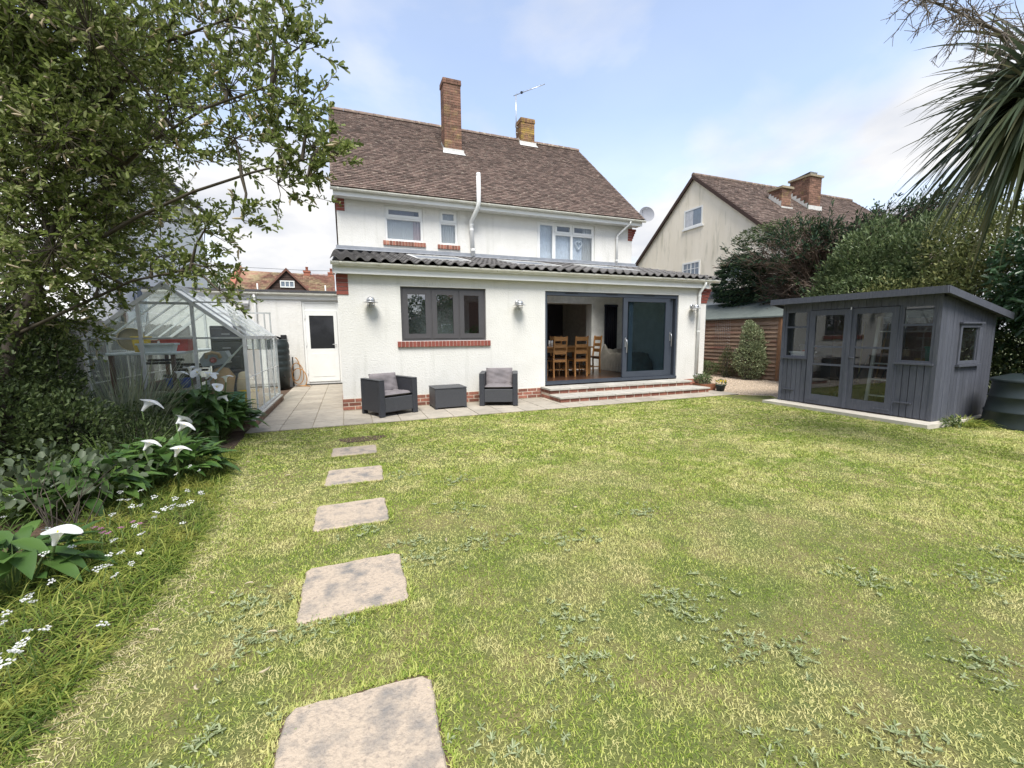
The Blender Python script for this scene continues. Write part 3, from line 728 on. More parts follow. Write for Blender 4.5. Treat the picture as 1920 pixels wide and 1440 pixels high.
def chimney(c, m, lab, pot):
    x0, x1, y0, y1, z0, z1 = c
    ch = MB().box(x0+.008, x1-.008, y0+.008, y1-.008, z0, z1).build('chimney', MORTAR_D, H); ch['label'] = lab
    nz = int((z1-z0-.15)/.075)
    def brk(*b): block('brick', m, ch, *b, .0015)
    for k in range(nz):
        z = z1-.16-(nz-k)*.075+.0
        A, B = (.215, .102) if k % 2 else (.102, .215)
        xs = [x0]; w_ = x1-x0
        cuts = [0, A, A+.01+.215, w_] if w_ > .5 else [0, A, w_]
        for s, e in zip(cuts[:-1], cuts[1:]): brk(x0+s+.003, x0+e-.006, y0, y0+.09, z, z+.066)
        dp = y1-y0; cu = [.0925, (.0925+dp)/2+(-.05 if k % 2 else .05), dp]
        for s, e in zip(cu[:-1], cu[1:]):
            brk(x0, x0+.09, y0+s, y0+e-.008, z, z+.066); brk(x1-.09, x1, y0+s, y0+e-.008, z, z+.066)
    for k in range(2):                                     # oversailing head courses
        z = z1-.155+k*.078; e = .022 if k == 0 else .018
        nb = 5
        for i in range(nb):
            s = x0-e+(x1-x0+2*e)*i/nb; brk(s, s+(x1-x0+2*e)/nb-.008, y0-e, y0+.10, z, z+.07)
        for i in range(3):
            s = y0+.105+(y1-y0-.105+e)*i/3
            for xa in (x0-e, x1+e-.10): brk(xa, xa+.10, s, s+(y1-y0-.105+e)/3-.008, z, z+.07)
    solid('capping', MORTAR_D, ch, x0+.02, x1-.02, y0+.02, y1-.02, z1-.02, z1+.015)
    if pot: MB().lathe([(.05, 0), (.055, .06), (.045, .07), (.0, .075)], ((x0+x1)/2, (y0+y1)/2, z1+.01), 12).build('pot', LEADP, ch)
    return ch
c1 = chimney(CH1, BRICK_CH, 'tall slender red brick chimney stack', True)
c2 = chimney(CH2, BRICK_L, 'short chimney stack covered in yellow lichen', False)
def flash(ch, c):
    x0, x1, y0, y1 = c[:4]
    vz = lambda y: MZ+(y-MY)*SZ/SY
    z = vz(y0)
    MB().add([(x0-.06, y0-.012, z+.13), (x1+.06, y0-.012, z+.13), (x1+.06, y0-.018, z+.045), (x0-.06, y0-.018, z+.045),
              (x1+.09, y0-.14, vz(y0-.14)+.05), (x0-.09, y0-.14, vz(y0-.14)+.05)], [(0, 3, 2, 1), (3, 5, 4, 2)]).build('flashing', LEADP, ch)
    for k in range(4):
        for xs in (x0-.012, x1+.012):
            ya = y0+(min(y1, RY)-y0)*k/4; yb = y0+(min(y1, RY)-y0)*(k+1)/4
            MB().add([(xs, ya, vz(ya)+.03), (xs, yb, vz(yb)+.03), (xs, yb, vz(ya)+.16), (xs, ya, vz(ya)+.16)], [(0, 1, 2, 3)]).build('flashing', LEADP, ch)
flash(c1, CH1); flash(c2, CH2)

# wall lamps, dish, aerial
def wall_lamp(x, lab):
    t = thing('wall_lamp', lab, 'wall lamp', (x, 0, 2.07), 'galvanised bulkhead lamps on the extension wall')
    z = 2.07; y = -.15
    MB().lathe([(.055, 0), (.055, -.02), (.03, -.035)], (x, 0, z+.05), 14, 'y').build('wall_plate', GALV, t)
    MB().tube([(x, -.02, z+.05), (x, -.10, z+.075), (x, y, z+.06)], .014, 8).build('arm', GALV, t)
    MB().lathe([(.0, .085), (.05, .078), (.075, .045), (.08, .0), (.072, -.002)], (x, y, z), 18).build('hood', GALV, t)
    MB().lathe([(.08, 0), (.135, -.012), (.135, -.018), (.08, -.008)], (x, y, z), 20).build('rim', GALV, t)
    MB().lathe([(.058, -.01), (.058, -.09), (.045, -.12), (0, -.13)], (x, y, z), 16).build('glass_jar', glassmat('lamp_glass', (.92, .92, .92), 1.45) if 'lamp_glass' not in MATS else MATS['lamp_glass'], t)
    for k in range(4):
        a = k*math.pi/2+.4
        MB().tube([(x+.072*math.cos(a), y+.072*math.sin(a), z), (x+.070*math.cos(a), y+.070*math.sin(a), z-.10), (x+.04*math.cos(a), y+.04*math.sin(a), z-.145), (x, y, z-.15)], .004, 5).build('cage_bar', GALV, t)
    MB().tube([(x+.071*math.cos(a), y+.071*math.sin(a), z-.075) for a in [i*math.pi/8 for i in range(17)]], .004, 5).build('cage_ring', GALV, t)
wall_lamp(.58, 'galvanised bulkhead lamp between the corner bricks and the kitchen window')
wall_lamp(3.64, 'galvanised bulkhead lamp between the kitchen window and the sliding door')
wall_lamp(8.55, 'galvanised bulkhead lamp between the sliding door and the downpipe')
t = thing('satellite_dish', 'round grey satellite dish at the eaves corner of the house', 'satellite dish', (9.16, 3.1, 5.02))
ax = Vector((-.35, -.9, .15)).normalized(); a2 = ax.orthogonal().normalized(); a3 = ax.cross(a2); dc = Vector((9.36, 2.92, 5.24))
vs = [dc - ax*.0]; n = 24
for r_, h in ((.10, .006), (.19, .03), (.235, .05)):
    vs += [dc + ax*h + (a2*math.cos(2*math.pi*k/n)*r_ + a3*math.sin(2*math.pi*k/n)*r_*1.06) for k in range(n)]
fs = [(0, 1+k, 1+(k+1) % n) for k in range(n)] + [(1+i*n+k, 1+(i+1)*n+k, 1+(i+1)*n+(k+1) % n, 1+i*n+(k+1) % n) for i in range(2) for k in range(n)]
MB().add(vs, fs, True).build('dish', pmat('dish_grey', (.24, .25, .28), .6), t)
MB().tube([dc-ax*.01, dc-ax*.12, (9.0, 3.2, 5.06), (8.9, 3.2, 4.98)], .02, 8).build('mount', GALV, t)
MB().tube([dc-a3*.2, dc+ax*.3-a3*.1], .01, 6).build('feed_arm', GALV, t)
t = thing('tv_aerial', 'thin rooftop television aerial on a mast by the lichened chimney', 'aerial', (6.48, 6.95, 9.0))
MB().tube([(6.42, 6.85, 8.85), (6.42, 6.85, 10.28)], .018, 6).build('mast', GALV, t)
for z in (8.95, 9.15): MB().tube([(6.42, 6.85, z), (6.56, 6.9, z)], .012, 6).build('bracket', GALV, t)
p0, p1 = Vector((6.34, 6.9, 10.24)), Vector((7.30, 6.2, 10.47))
MB().tube([p0, p1], .014, 6).build('boom', GALV, t)
for k in range(9):
    p = p0.lerp(p1, .12+.86*k/8); l = .16-.006*k
    MB().tube([p-Vector((.45, .62, .0))*l*.9, p+Vector((.45, .62, .0))*l*.9+Vector((0, 0, .05))], .006, 4).build('element', GALV, t)
solid('balun', BLACK, t, 6.55, 6.62, 6.66, 6.73, 10.27, 10.33)

# ================================================================== STEPS
ST = thing('garden_steps', 'two long brick edged steps with pale slab treads below the sliding door', 'steps', (6.2, -.5, 0))
solid('core', MORTAR, ST, 4.215, 8.245, -.970, -.02, -.02, .085)
solid('core', MORTAR, ST, 4.215, 8.125, -.490, -.02, .085, .205)
bricks_run(ST, BRICK, 4.21, 8.25, .002, 1, -.975, .08, j=.018); bricks_run(ST, BRICK, 4.21, 8.13, .122, 1, -.495, .08, j=.018)
for k in range(2):
    for (ya, yb, z) in ((-.88, -.02, .002), (-.40, -.02, .125)):
        x = 4.21 if k == 0 else (8.25 if z < .1 else 8.13)
        a = ya
        while a < yb-.03:
            e = min(a+.215, yb); xx = (x, x+.08) if k == 0 else (x-.08, x)
            block('brick', BRICK, ST, *xx, a, e, z, z+.066, .001); a += .225
for k in range(9):
    w_ = 4.10/9; block('step_slab', STEPS, ST, 4.185+k*w_+.004, 4.185+(k+1)*w_-.004, -1.005, -.475, .078, .110, .001)
for k in range(8):
    w_ = 3.99/8; block('step_slab', STEPS, ST, 4.185+k*w_+.004, 4.185+(k+1)*w_-.004, -.53, -.022, .198, .236, .001)

# ================================================================== LINK BUILDING BEHIND THE PATIO
LB = thing('utility_building', 'low white flat-roofed utility building with half-glazed door', 'outbuilding', (-2, 5.2, 0))
slab_holes(-4.6, .03, -.03, 2.50, 4.9, 5.1, [(-1.05, -.06, .02, 2.43)], lambda u, v, w: (u, w, v)).build('wall', RENDER, LB)
solid('wall', RENDER, LB, -4.6, -4.4, 5.1, 9.0, -.03, 2.5)
solid('roof', DKROOF, LB, -4.65, .03, 4.80, 9.0, 2.66, 2.72)
solid('fascia', UPVC, LB, -4.65, .03, 4.86, 4.88, 2.47, 2.66)
gutter(-4.65, -.02, 4.80, 2.63, UPVC_D, 6, .055, parent=LB)
solid('inside', INTD, LB, -2.0, 0.02, 7.0, 7.05, 0, 2.5)
DR = slab_holes(-1.045, -.065, .02, 2.42, 4.93, 5.00, [(-.985, -.125, .09, 2.14), (-.985, -.125, 2.18, 2.38)], lambda u, v, w: (u, w, v)).build('door', UPVC, LB)
solid('fanlight_panel', UPVC, DR, -.99, -.12, 4.95, 4.97, 2.17, 2.39)
slab_holes(-.98, -.13, .095, 2.135, 4.905, 4.96, [(-.875, -.225, 1.06, 2.02)], lambda u, v, w: (u, w, v)).build('leaf', UPVC, DR)
solid('pane', pmat('door_glass_dark', (.02, .021, .025), .08, spec=.6), DR, -.88, -.22, 4.925, 4.932, 1.055, 2.025)
solid('lower_panel', UPVC, DR, -.84, -.26, 4.897, 4.9045, .24, .92)
for z in (.33, 1.15, 1.93): MB().lathe([(.016, 0), (.016, .11)], (-.985, 4.892, z), 8).build('hinge', UPVC, DR)
MB().tube([(-.185, 4.905, 1.18), (-.185, 4.86, 1.18), (-.29, 4.855, 1.18)], .010, 6).build('handle', GALV, DR)
solid('doorstep', pmat('dark_sill', (.06, .055, .05), .8), LB, -1.06, -.05, 4.84, 4.93, -.02, .03)
MB().tube([(-2.2, 4.80, 2.58), (-2.2, 4.84, 2.45), (-2.2, 4.85, 2.3), (-2.2, 4.85, .0)], .034, 10).build('downpipe', UPVC, LB)
t = thing('wall_vent', 'grey louvred vent cowl high on the utility building wall', 'vent', (-2.44, 4.9, 2.3))
MB().prism([(4.90, 2.27), (4.80, 2.29), (4.79, 2.33), (4.88, 2.43), (4.90, 2.43)], -2.54, -2.34, 'x').build('cowl', pmat('vent_grey', (.36, .36, .36), .6), t)
solid('lip', UPVC, t, -2.53, -2.35, 4.795, 4.90, 2.262, 2.269)
t = thing('security_camera', 'small black security camera under the vent on the white wall', 'camera', (-2.6, 4.9, 2.2))
MB().tube([(-2.6, 4.898, 2.22), (-2.6, 4.84, 2.22)], .02, 8).build('bracket', BLACK, t)
MB().tube([(-2.62, 4.86, 2.22), (-2.58, 4.72, 2.17)], .035, 10).build('body', BLACK, t)
t = thing('socket_box', 'black outdoor box fixed to the white wall above the water butt', 'box', (-1.55, 4.9, 1.4))
solid('body', BLACK, t, -1.63, -1.48, 4.82, 4.899, 1.30, 1.47, b=.012); solid('flap', BLACK, t, -1.62, -1.49, 4.805, 4.819, 1.31, 1.46, b=.004)
MB().tube([(-1.5, 4.86, 1.30), (-1.5, 4.86, 1.22), (-1.47, 4.88, 1.14)], .012, 6).build('cable', BLACK, t)

# water butt and hose
t = thing('water_butt', 'tall dark green ribbed water butt in the corner by the white wall', 'water butt', (-1.66, 4.35, 0))
pr = [(.0, .0), (.24, .0), (.25, .28), (.27, .30), (.275, .45)]
for k in range(5): z = .45+k*.16; pr += [(.285, z+.02), (.29, z+.08), (.285, z+.13), (.272, z+.15)]
pr += [(.27, 1.26), (.25, 1.30)]
MB().lathe(pr, (-1.66, 4.35, 0), 28).build('barrel', PLBLACK, t)
MB().lathe([(.255, 1.295), (.26, 1.32), (.24, 1.345), (.0, 1.36)], (-1.66, 4.35, 0), 28).build('lid', PLBLACK, t)
MB().tube([(-1.80, 4.25, 1.35), (-1.70, 4.15, 1.44), (-1.55, 4.3, 1.37)], .03, 8).build('feed_pipe', BLACK, t)
MB().tube([(-1.52, 4.12, .36), (-1.49, 4.05, .36), (-1.49, 4.05, .32)], .014, 8).build('tap', BLACK, t)
t = thing('garden_hose', 'orange garden hose looped against the white wall beside the door', 'hose', (-1.25, 4.75, 0))
pts = []
for k in range(120):
    a = k/119; th = a*5.2*math.pi; rx, rz = .10+.10*a, .30-.06*a
    pts.append((-1.30+rx*math.sin(th)+.12*a, 4.78-.10*a+.03*math.cos(th*.7), max(.016, .52+rz*math.cos(th)-.34*a)))
pts += [(-1.10, 4.6, .016), (-.98, 4.52, .016), (-.93, 4.45, .016)]
MB().tube(pts, .013, 6).build('hose', HOSEM, t)
MB().tube([(-1.37, 4.80, 0), (-1.36, 4.80, .84)], .016, 6).build('hose_stake', BLACK, t)

# ================================================================== GREENHOUSE
GH = thing('greenhouse', 'small aluminium gable greenhouse with grimy glass, packed with clutter', 'greenhouse', (-2.32, .45, 0))
GX0, GX1, GY0, GY1, GB, GE, GR = -3.28, -1.36, -1.06, 1.98, .14, 1.41, 2.20
GXM = (GX0+GX1)/2
BASEB = mat('earthy_base_brick', (.20, .125, .085), .95, (.13, .085, .06), 12, orand=.2, c3=(.38, .34, .28), s3=6, lo3=.55, hi3=.7)
base = MB().prism([(GX0-.07, GY0-.08), (GX1+.07, GY0-.08), (GX1+.07, GY1+.08), (GX0-.07, GY1+.08)], -.05, .105, 'z').build('base', MORTAR_D, GH)
for k in range(13): block('base_brick', BASEB, GH, GX1+.03, GX1+.082, GY0-.085+k*.236, GY0-.085+k*.236+.226, .01, .10, .002)
for k in range(8): block('base_brick', BASEB, GH, GX0-.07+k*.25, GX0-.07+k*.25+.24, GY0-.092, GY0-.04, .01, .10, .002)
def bar(p0, p1, wd=.032, name='bar', m=ALU, parent=GH):
    p0, p1 = Vector(p0), Vector(p1); d = (p1-p0).normalized()
    a = Vector((0, 0, 1)) if abs(d.z) < .9 else Vector((1, 0, 0)); s = (a-d*a.dot(d)).normalized(); q = d.cross(s)
    A = Matrix((d, q, s)).transposed()
    return MB().obox((p0+p1)/2, (p1-p0).length, wd, wd, A).build(name, m, parent)
def gpane(pts):
    c = sum((Vector(p) for p in pts), Vector())/len(pts)
    n = (Vector(pts[1])-Vector(pts[0])).cross(Vector(pts[2])-Vector(pts[0])).normalized()*.002
    pp = [Vector(p)+(c-Vector(p)).normalized()*.010 for p in pts]; k = len(pp)
    MB().add([p+n for p in pp]+[p-n for p in pp], [tuple(range(k)), tuple(range(k, 2*k))[::-1]]+[(i, i+k, (i+1) % k+k, (i+1) % k) for i in range(k)]).build('pane', GLASSG, GH)
for y in (GY0, GY1):
    for x in (GX0, GX1): bar((x, y, GB-.03), (x, y, GE), .045, 'corner_post')
    for x in (GX0, GX1): bar((x, y, GE), (GXM, y, GR), .050, 'gable_rafter')
    bar((GX0, y, GB), (GX1, y, GB), .05, 'sill'); bar((GX0, y, GE), (GX1, y, GE), .026, 'gable_bar', ALUD)
    zt = lambda x: GE+(GR-GE)*(1-abs(x-GXM)/(GX1-GXM))
    for x in (GXM-.32, GXM+.32): bar((x, y, GB), (x, y, zt(x)), .040, 'door_post')
    bar((GXM-.32, y, 1.92), (GXM+.32, y, 1.92), .036, 'door_header', ALUD)
    xs = [GX0, GXM-.32, GXM+.32, GX1]
    for a, b_ in zip(xs[:-1], xs[1:]):
        gpane([(a, y, GB), (b_, y, GB), (b_, y, .78), (a, y, .78)]); gpane([(a, y, .78), (b_, y, .78), (b_, y, GE), (a, y, GE)])
        top = [(a, y, GE), (b_, y, GE)] + ([(b_, y, zt(b_))] if zt(b_) > GE+.01 else []) + ([(GXM, y, GR)] if a < GXM < b_ else []) + ([(a, y, zt(a))] if zt(a) > GE+.01 else [])
        gpane(top)
bar((GXM+.36, GY0-.035, 1.94), (GXM+.95, GY0-.035, 1.94), .020, 'door_track', ALUD)
bar((GX1-.02, GY0+.02, GE-.1), (GXM+.32, GY0+.05, .62), .022, 'brace', ALUD)
for x in (GX0, GX1):
    bar((x, GY0, GB), (x, GY1, GB), .05, 'sill'); bar((x, GY0, GE), (x, GY1, GE), .055, 'eaves_bar'); bar((x, GY0, .78), (x, GY1, .78), .016, 'glazing_lap', UPVC)
    for k in range(5):
        y0, y1 = GY0+(GY1-GY0)*k/5, GY0+(GY1-GY0)*(k+1)/5
        if k: bar((x, y0, GB), (x, y0, GE), .024, 'glazing_bar', ALU)
        if k: bar((x, y0, GE), (GXM, y0, GR), .026, 'glazing_bar', ALU)
        for z0, z1 in ((GB, .78), (.78, GE)): gpane([(x, y0, z0), (x, y1, z0), (x, y1, z1), (x, y0, z1)])
        for s, e in ((0, .52), (.52, 1)):
            xa, xb = x+(GXM-x)*s, x+(GXM-x)*e; za, zb = GE+(GR-GE)*s, GE+(GR-GE)*e
            gpane([(xa, y0, za), (xa, y1, za), (xb, y1, zb), (xb, y0, zb)])
bar((GXM, GY0, GR), (GXM, GY1, GR), .06, 'ridge_bar')
fr = bar((-2.0, GY1+.09, 1.94), (-1.43, GY1+.09, 1.94), .03, 'door_track', ALUD)
for x in (-1.56, -1.45): bar((x, GY1+.09, .2), (x, GY1+.09, 1.93), .026, 'open_door_stile', ALUD)
k = solid('mortar_spill', pmat('white_spill', (.55, .54, .50), .9), GH, GX1+.02, GX1+.07, GY0-.06, GY1, .105, .125)

# things kept in the greenhouse
t = thing('staging_bench', 'white topped staging bench inside the greenhouse', 'bench', (-2.75, .3, 0))
solid('top', pmat('white_board', (.68, .70, .70), .6), t, -3.2, -2.35, -.75, 1.4, 1.16, 1.20, b=.008)
solid('shelf', SHEDI, t, -3.18, -2.4, -.7, 1.35, .60, .63)
for x in (-3.15, -2.4):
    for y in (-.7, 1.35): solid('leg', SHEDI, t, x-.025, x+.025, y-.025, y+.025, .105, 1.16)
def tub(name, lab, cat, c, r0, r1, h, m, rim=True, sq=False, n=20):
    t = thing(name, lab, cat, c); z = c[2]
    if sq:
        pr = lambda r, zz: [(c[0]-r[0], c[1]-r[1], zz), (c[0]+r[0], c[1]-r[1], zz), (c[0]+r[0], c[1]+r[1], zz), (c[0]-r[0], c[1]+r[1], zz)]
        a, b_ = r0, r1; ia, ib = (a[0]-.008, a[1]-.008), (b_[0]-.008, b_[1]-.008)
        v = pr(a, z)+pr(b_, z+h)+pr(ib, z+h)+pr(ia, z+.01)
        f = [(0, 3, 2, 1)]+[(i, (i+1) % 4, (i+1) % 4+4, i+4) for i in range(4)]+[(i+4, (i+1) % 4+4, (i+1) % 4+8, i+8) for i in range(4)]+[(i+8, (i+1) % 4+8, (i+1) % 4+12, i+12) for i in range(4)]+[(12, 13, 14, 15)]
        MB().add(v, f).build('body', m, t)
        if rim:
            mb = slab_holes(c[0]-b_[0]-.015, c[0]+b_[0]+.015, c[1]-b_[1]-.015, c[1]+b_[1]+.015, z+h-.02, z+h+.006, [(c[0]-b_[0]+.006, c[0]+b_[0]-.006, c[1]-b_[1]+.006, c[1]+b_[1]-.006)], lambda u, v_, w: (u, v_, w)); mb.build('rim', m, t)
    else:
        MB().lathe([(0, 0), (r0, 0), (r1, h), (r1-.008, h), (r0-.008, .01), (0, .01)], c, n).build('body', m, t)
        if rim: MB().lathe([(r1, h-.02), (r1+.012, h-.02), (r1+.012, h+.004), (r1-.006, h+.004)], c, n).build('rim', m, t)
    return t
REDP = pmat('red_plastic', (.50, .075, .06), .5); YELP = pmat('yellow_plastic', (.62, .42, .03), .45); BLUP = pmat('blue_plastic', (.03, .07, .38), .4)
TANL = pmat('tan_suede', (.44, .28, .14), .9, bump=.3, bscale=80); GRNP = pmat('mid_green_plastic', (.07, .22, .10), .5); WHTP = pmat('white_plastic', (.70, .72, .73), .5)
tub('planting_tray', 'white plastic tray on the greenhouse bench beside the red crate', 'tray', (-2.60, -.62, 1.20), (.20, .08), (.23, .10), .13, WHTP, True, True)
cr = tub('crate', 'red plastic crate on the greenhouse bench', 'crate', (-2.50, -.15, 1.20), (.17, .12), (.19, .14), .20, REDP, True, True)
tub('bucket', 'yellow bucket on the greenhouse bench by the glass', 'bucket', (-2.86, -.45, 1.20), .09, .12, .24, YELP)
h = thing('round_sieve', 'straw coloured round sieve leaning inside the greenhouse roof', 'sieve', (-3.02, -.35, 1.2))
MB().lathe([(.17, -.03), (.175, -.03), (.175, .03), (.17, .03)], (-3.02, -.35, 1.40), 24, 'y').build('hoop', pmat('straw', (.45, .36, .16), .8), h)
MB().lathe([(0, 0), (.17, 0)], (-3.02, -.35, 1.40), 24, 'y').build('mesh', pmat('sieve_mesh', (.32, .27, .17), .8), h)
for k, (x, lab) in enumerate(((-2.47, 'cobalt blue flowerpot under the greenhouse bench, beside its twin'), (-2.30, 'cobalt blue flowerpot under the greenhouse bench, nearer the door post'))):
    tub('flowerpot', lab, 'flowerpot', (x, -.62, .63), .06, .085, .15, BLUP)
tub('stacked_tub', 'green plastic tub standing behind the corner glass of the greenhouse', 'tub', (-1.64, -.80, .105), .14, .18, .42, GRNP)
tub('stacked_bucket', 'yellow bucket behind the greenhouse corner post', 'bucket', (-1.50, -.35, .105), .11, .14, .40, YELP)
t = thing('mower_box', 'grey and tan power tool case standing on a tan sack in the greenhouse', 'tool case', (-1.87, -.62, .55))
MB().prism([(-2.02, .95), (-1.70, 1.0), (-1.66, 1.10), (-1.70, 1.20), (-1.98, 1.18), (-2.06, 1.06)], -.74, -.50, 'y').build('body', pmat('case_grey', (.30, .31, .33), .5), t)
MB().tube([(-1.96, -.76, 1.10), (-1.94, -.80, 1.16), (-1.86, -.81, 1.18), (-1.78, -.80, 1.16), (-1.77, -.76, 1.10)], .025, 8).build('handle', TANL, t)
MB().lathe([(0, 0), (.05, 0), (.04, -.02)], (-1.87, -.745, 1.06), 12, 'y').build('dial', REDP, t)
for (x, y, r, h_, lab) in ((-1.80, -.62, .17, .84, 'tall tan suede sack under the grey tool case'), (-2.10, -.70, .16, .50, 'slumped tan sack on the greenhouse floor'), (-2.34, -.82, .15, .38, 'small tan sack near the greenhouse door post')):
    t = thing('sack', lab, 'sack', (x, y, .105)); n = 18; prof = [(0, 0), (r*.95, 0), (r*1.05, h_*.2), (r*.92, h_*.55), (r*.98, h_*.8), (r*.6, h_*.97), (0, h_)]
    mb = MB().lathe(prof, (x, y, .105), n)
    mb.v = [(p[0]+.02*math.sin(p[2]*17+p[1]*20), p[1]+.02*math.cos(p[2]*13+p[0]*22), p[2]) for p in mb.v]; mb.build('bag', TANL, t)
t = thing('drawer_tower', 'black plastic drawer tower at the back of the greenhouse', 'drawers', (-1.85, .15, .105))
solid('case', BLACK, t, -2.10, -1.62, .1, .5, .105, 1.62, b=.015)
for k in range(6):
    d = solid('drawer', pmat('smoked_drawer', (.028, .028, .032), .3), t, -2.07, -1.65, .075, .099, .13+k*.245, .13+k*.245+.22, b=.008)
    solid('pull', pmat('pull_grey', (.30, .30, .31), .4), d, -1.92, -1.80, .062, .0745, .24+k*.245, .26+k*.245)
t = thing('cardboard_box', 'brown cardboard box high in the greenhouse by the side glass', 'box', (-1.58, .6, 0))
solid('box', pmat('cardboard', (.38, .26, .14), .9), t, -1.72, -1.48, .35, .75, .105, 1.18, b=.006); solid('flap', pmat('cardboard', (.38, .26, .14), .9), t, -1.72, -1.62, .36, .74, 1.181, 1.19)
t = thing('tool_stack', 'dark pile of boards and tools at the back of the greenhouse bench', 'tools', (-2.6, .8, .63))
for k in range(7):
    a = random.uniform(-.3, .3); MB().obox((-2.75+random.uniform(-.2, .3), .5+random.uniform(-.5, .5), .70+k*.055), .5, .07, .04, Matrix.Rotation(a, 3, 'Z')).build('board', DKTIM, t)

for (x, y, w_, h_, c_, lab) in ((-2.55, -.55, .22, .46, (.62, .60, .55), 'pale compost bag propped under the greenhouse bench'), (-1.98, -.30, .18, .62, (.66, .66, .62), 'tall white feed bag at the middle of the greenhouse'), (-1.62, .10, .16, .70, (.55, .45, .30), 'straw coloured paper bag by the greenhouse side glass')):
    t = thing('garden_bag', lab, 'bag', (x, y, .105)); n = 16
    mb = MB().lathe([(0, 0), (w_*.8, 0), (w_, h_*.25), (w_*.9, h_*.7), (w_*.55, h_*.95), (w_*.2, h_)], (x, y, .105), n)
    mb.v = [(p[0]+.025*math.sin(p[2]*19+p[1]*25), y+(p[1]-y)*.55+.02*math.cos(p[2]*15+p[0]*24), p[2]) for p in mb.v]; mb.build('bag', pmat('bag_%d' % int(c_[0]*100), c_, .7), t)
for k, (x, y) in enumerate(((-2.95, .1), (-2.72, .25), (-2.5, .35))):
    tub('clay_pot', ('terracotta pot on the greenhouse bench, farthest from the door', 'middle terracotta pot on the greenhouse bench', 'terracotta pot on the greenhouse bench nearest the drawers')[k], 'flowerpot', (x, y, 1.20), .07, .10, .18, TERPOT)
# boundary fence and wall behind the greenhouse
t = thing('board_fence', 'silvered timber board fence behind the greenhouse', 'fence', (-3.75, 2, 0))
for k in range(52):
    y = -1.0+k*.115; block('board', GREYW, t, -3.78, -3.755, y, y+.108, .0, 1.72+random.uniform(-.02, .02), .001)
for z in (.35, 1.4): solid('rail', GREYW, t, -3.752, -3.71, -1.0, 4.9, z, z+.07)
t = thing('boundary_wall', 'roughcast boundary wall with white coping half hidden by shrubs', 'wall', (-4.1, -1.5, 0))
solid('wall', pmat('grey_roughcast', (.36, .36, .33), .95, bump=.8, bscale=30, bdist=.015), t, -4.25, -4.05, -7.0, 4.0, -.05, 1.62)
solid('coping', WHITEH, t, -4.30, -4.0, -7.02, 4.02, 1.62, 1.72, b=.015)

# ================================================================== SUMMERHOUSE
S = thing('summerhouse', 'slate grey painted timber summerhouse with glazed double doors', 'summerhouse', (9.2, -3.9, 0))
SX, SXB, SY0, SY1 = 8.40, 9.98, -5.10, -2.64
zr = lambda x: 2.065-.193*(x-8.22)
solid('concrete_base', pmat('pale_concrete', (.56, .52, .44), .95, bump=.3, bscale=60), S, 8.06, 10.3, -5.22, -2.55, -.05, .035)
MB().add([(8.22, -5.21, zr(8.22)), (10.16, -5.21, zr(10.16)), (10.16, -2.51, zr(10.16)), (8.22, -2.51, zr(8.22)), (8.22, -5.21, zr(8.22)-.05), (10.16, -5.21, zr(10.16)-.05), (10.16, -2.51, zr(10.16)-.05), (8.22, -2.51, zr(8.22)-.05)],
         [(0, 1, 2, 3), (7, 6, 5, 4), (0, 4, 5, 1), (1, 5, 6, 2), (2, 6, 7, 3), (3, 7, 4, 0)]).build('roof', SHEDR, S)
solid('roof_fascia', SHEDP, S, 8.195, 8.219, -5.225, -2.495, 1.965, 2.072)
for y0, y1 in ((-5.234, -5.212), (-2.508, -2.486)):
    MB().prism([(8.22, zr(8.22)-.095), (10.16, zr(10.16)-.095), (10.16, zr(10.16)+.008), (8.22, zr(8.22)+.008)], y0, y1, 'y').build('barge_board', SHEDP, S)
def sbox(name, y0, y1, z0, z1, x0=8.40, x1=8.44, m=SHEDP, parent=S, b=0): return solid(name, m, parent, x0, x1, y0, y1, z0, z1, b=b)
sbox('corner_post', SY0-.005, SY0+.05, .04, 1.93, 8.392, 8.46); sbox('corner_post', SY1-.05, SY1+.005, .04, 1.93, 8.392, 8.46)
for k in range(22):                                         # boards above the openings
    y = SY1-(k+1)*(SY1-SY0)/22; block('board', SHEDP, S, 8.405, 8.425, y+.002, y+(SY1-SY0)/22-.002, 1.83, 1.99)
for ya, yb in ((-3.16, -2.69), (-5.05, -4.60)):             # boards below the windows
    n = 5
    for k in range(n):
        y = ya+(yb-ya)*k/n; block('board', SHEDP, S, 8.404, 8.424, y+.004, y+(yb-ya)/n-.004, .05, .90, .001)
    sbox('window_sill', ya-.02, yb+.02, .895, .925, 8.365, 8.45)
    f = slab_holes(ya, yb, .925, 1.835, 8.402, 8.445, [(ya+.045, yb-.045, .96, 1.50), (ya+.045, yb-.045, 1.535, 1.80)], lambda u, v, w: (w, u, v)).build('window', SHEDP, S)
    for z0, z1 in ((.96, 1.50), (1.535, 1.80)): sbox('pane', ya+.042, yb-.042, z0-.003, z1+.003, 8.42, 8.424, GLASSS, f)
    sbox('low_catch', (ya+yb)/2-.02, (ya+yb)/2+.2, .27, .29, 8.375, 8.403)
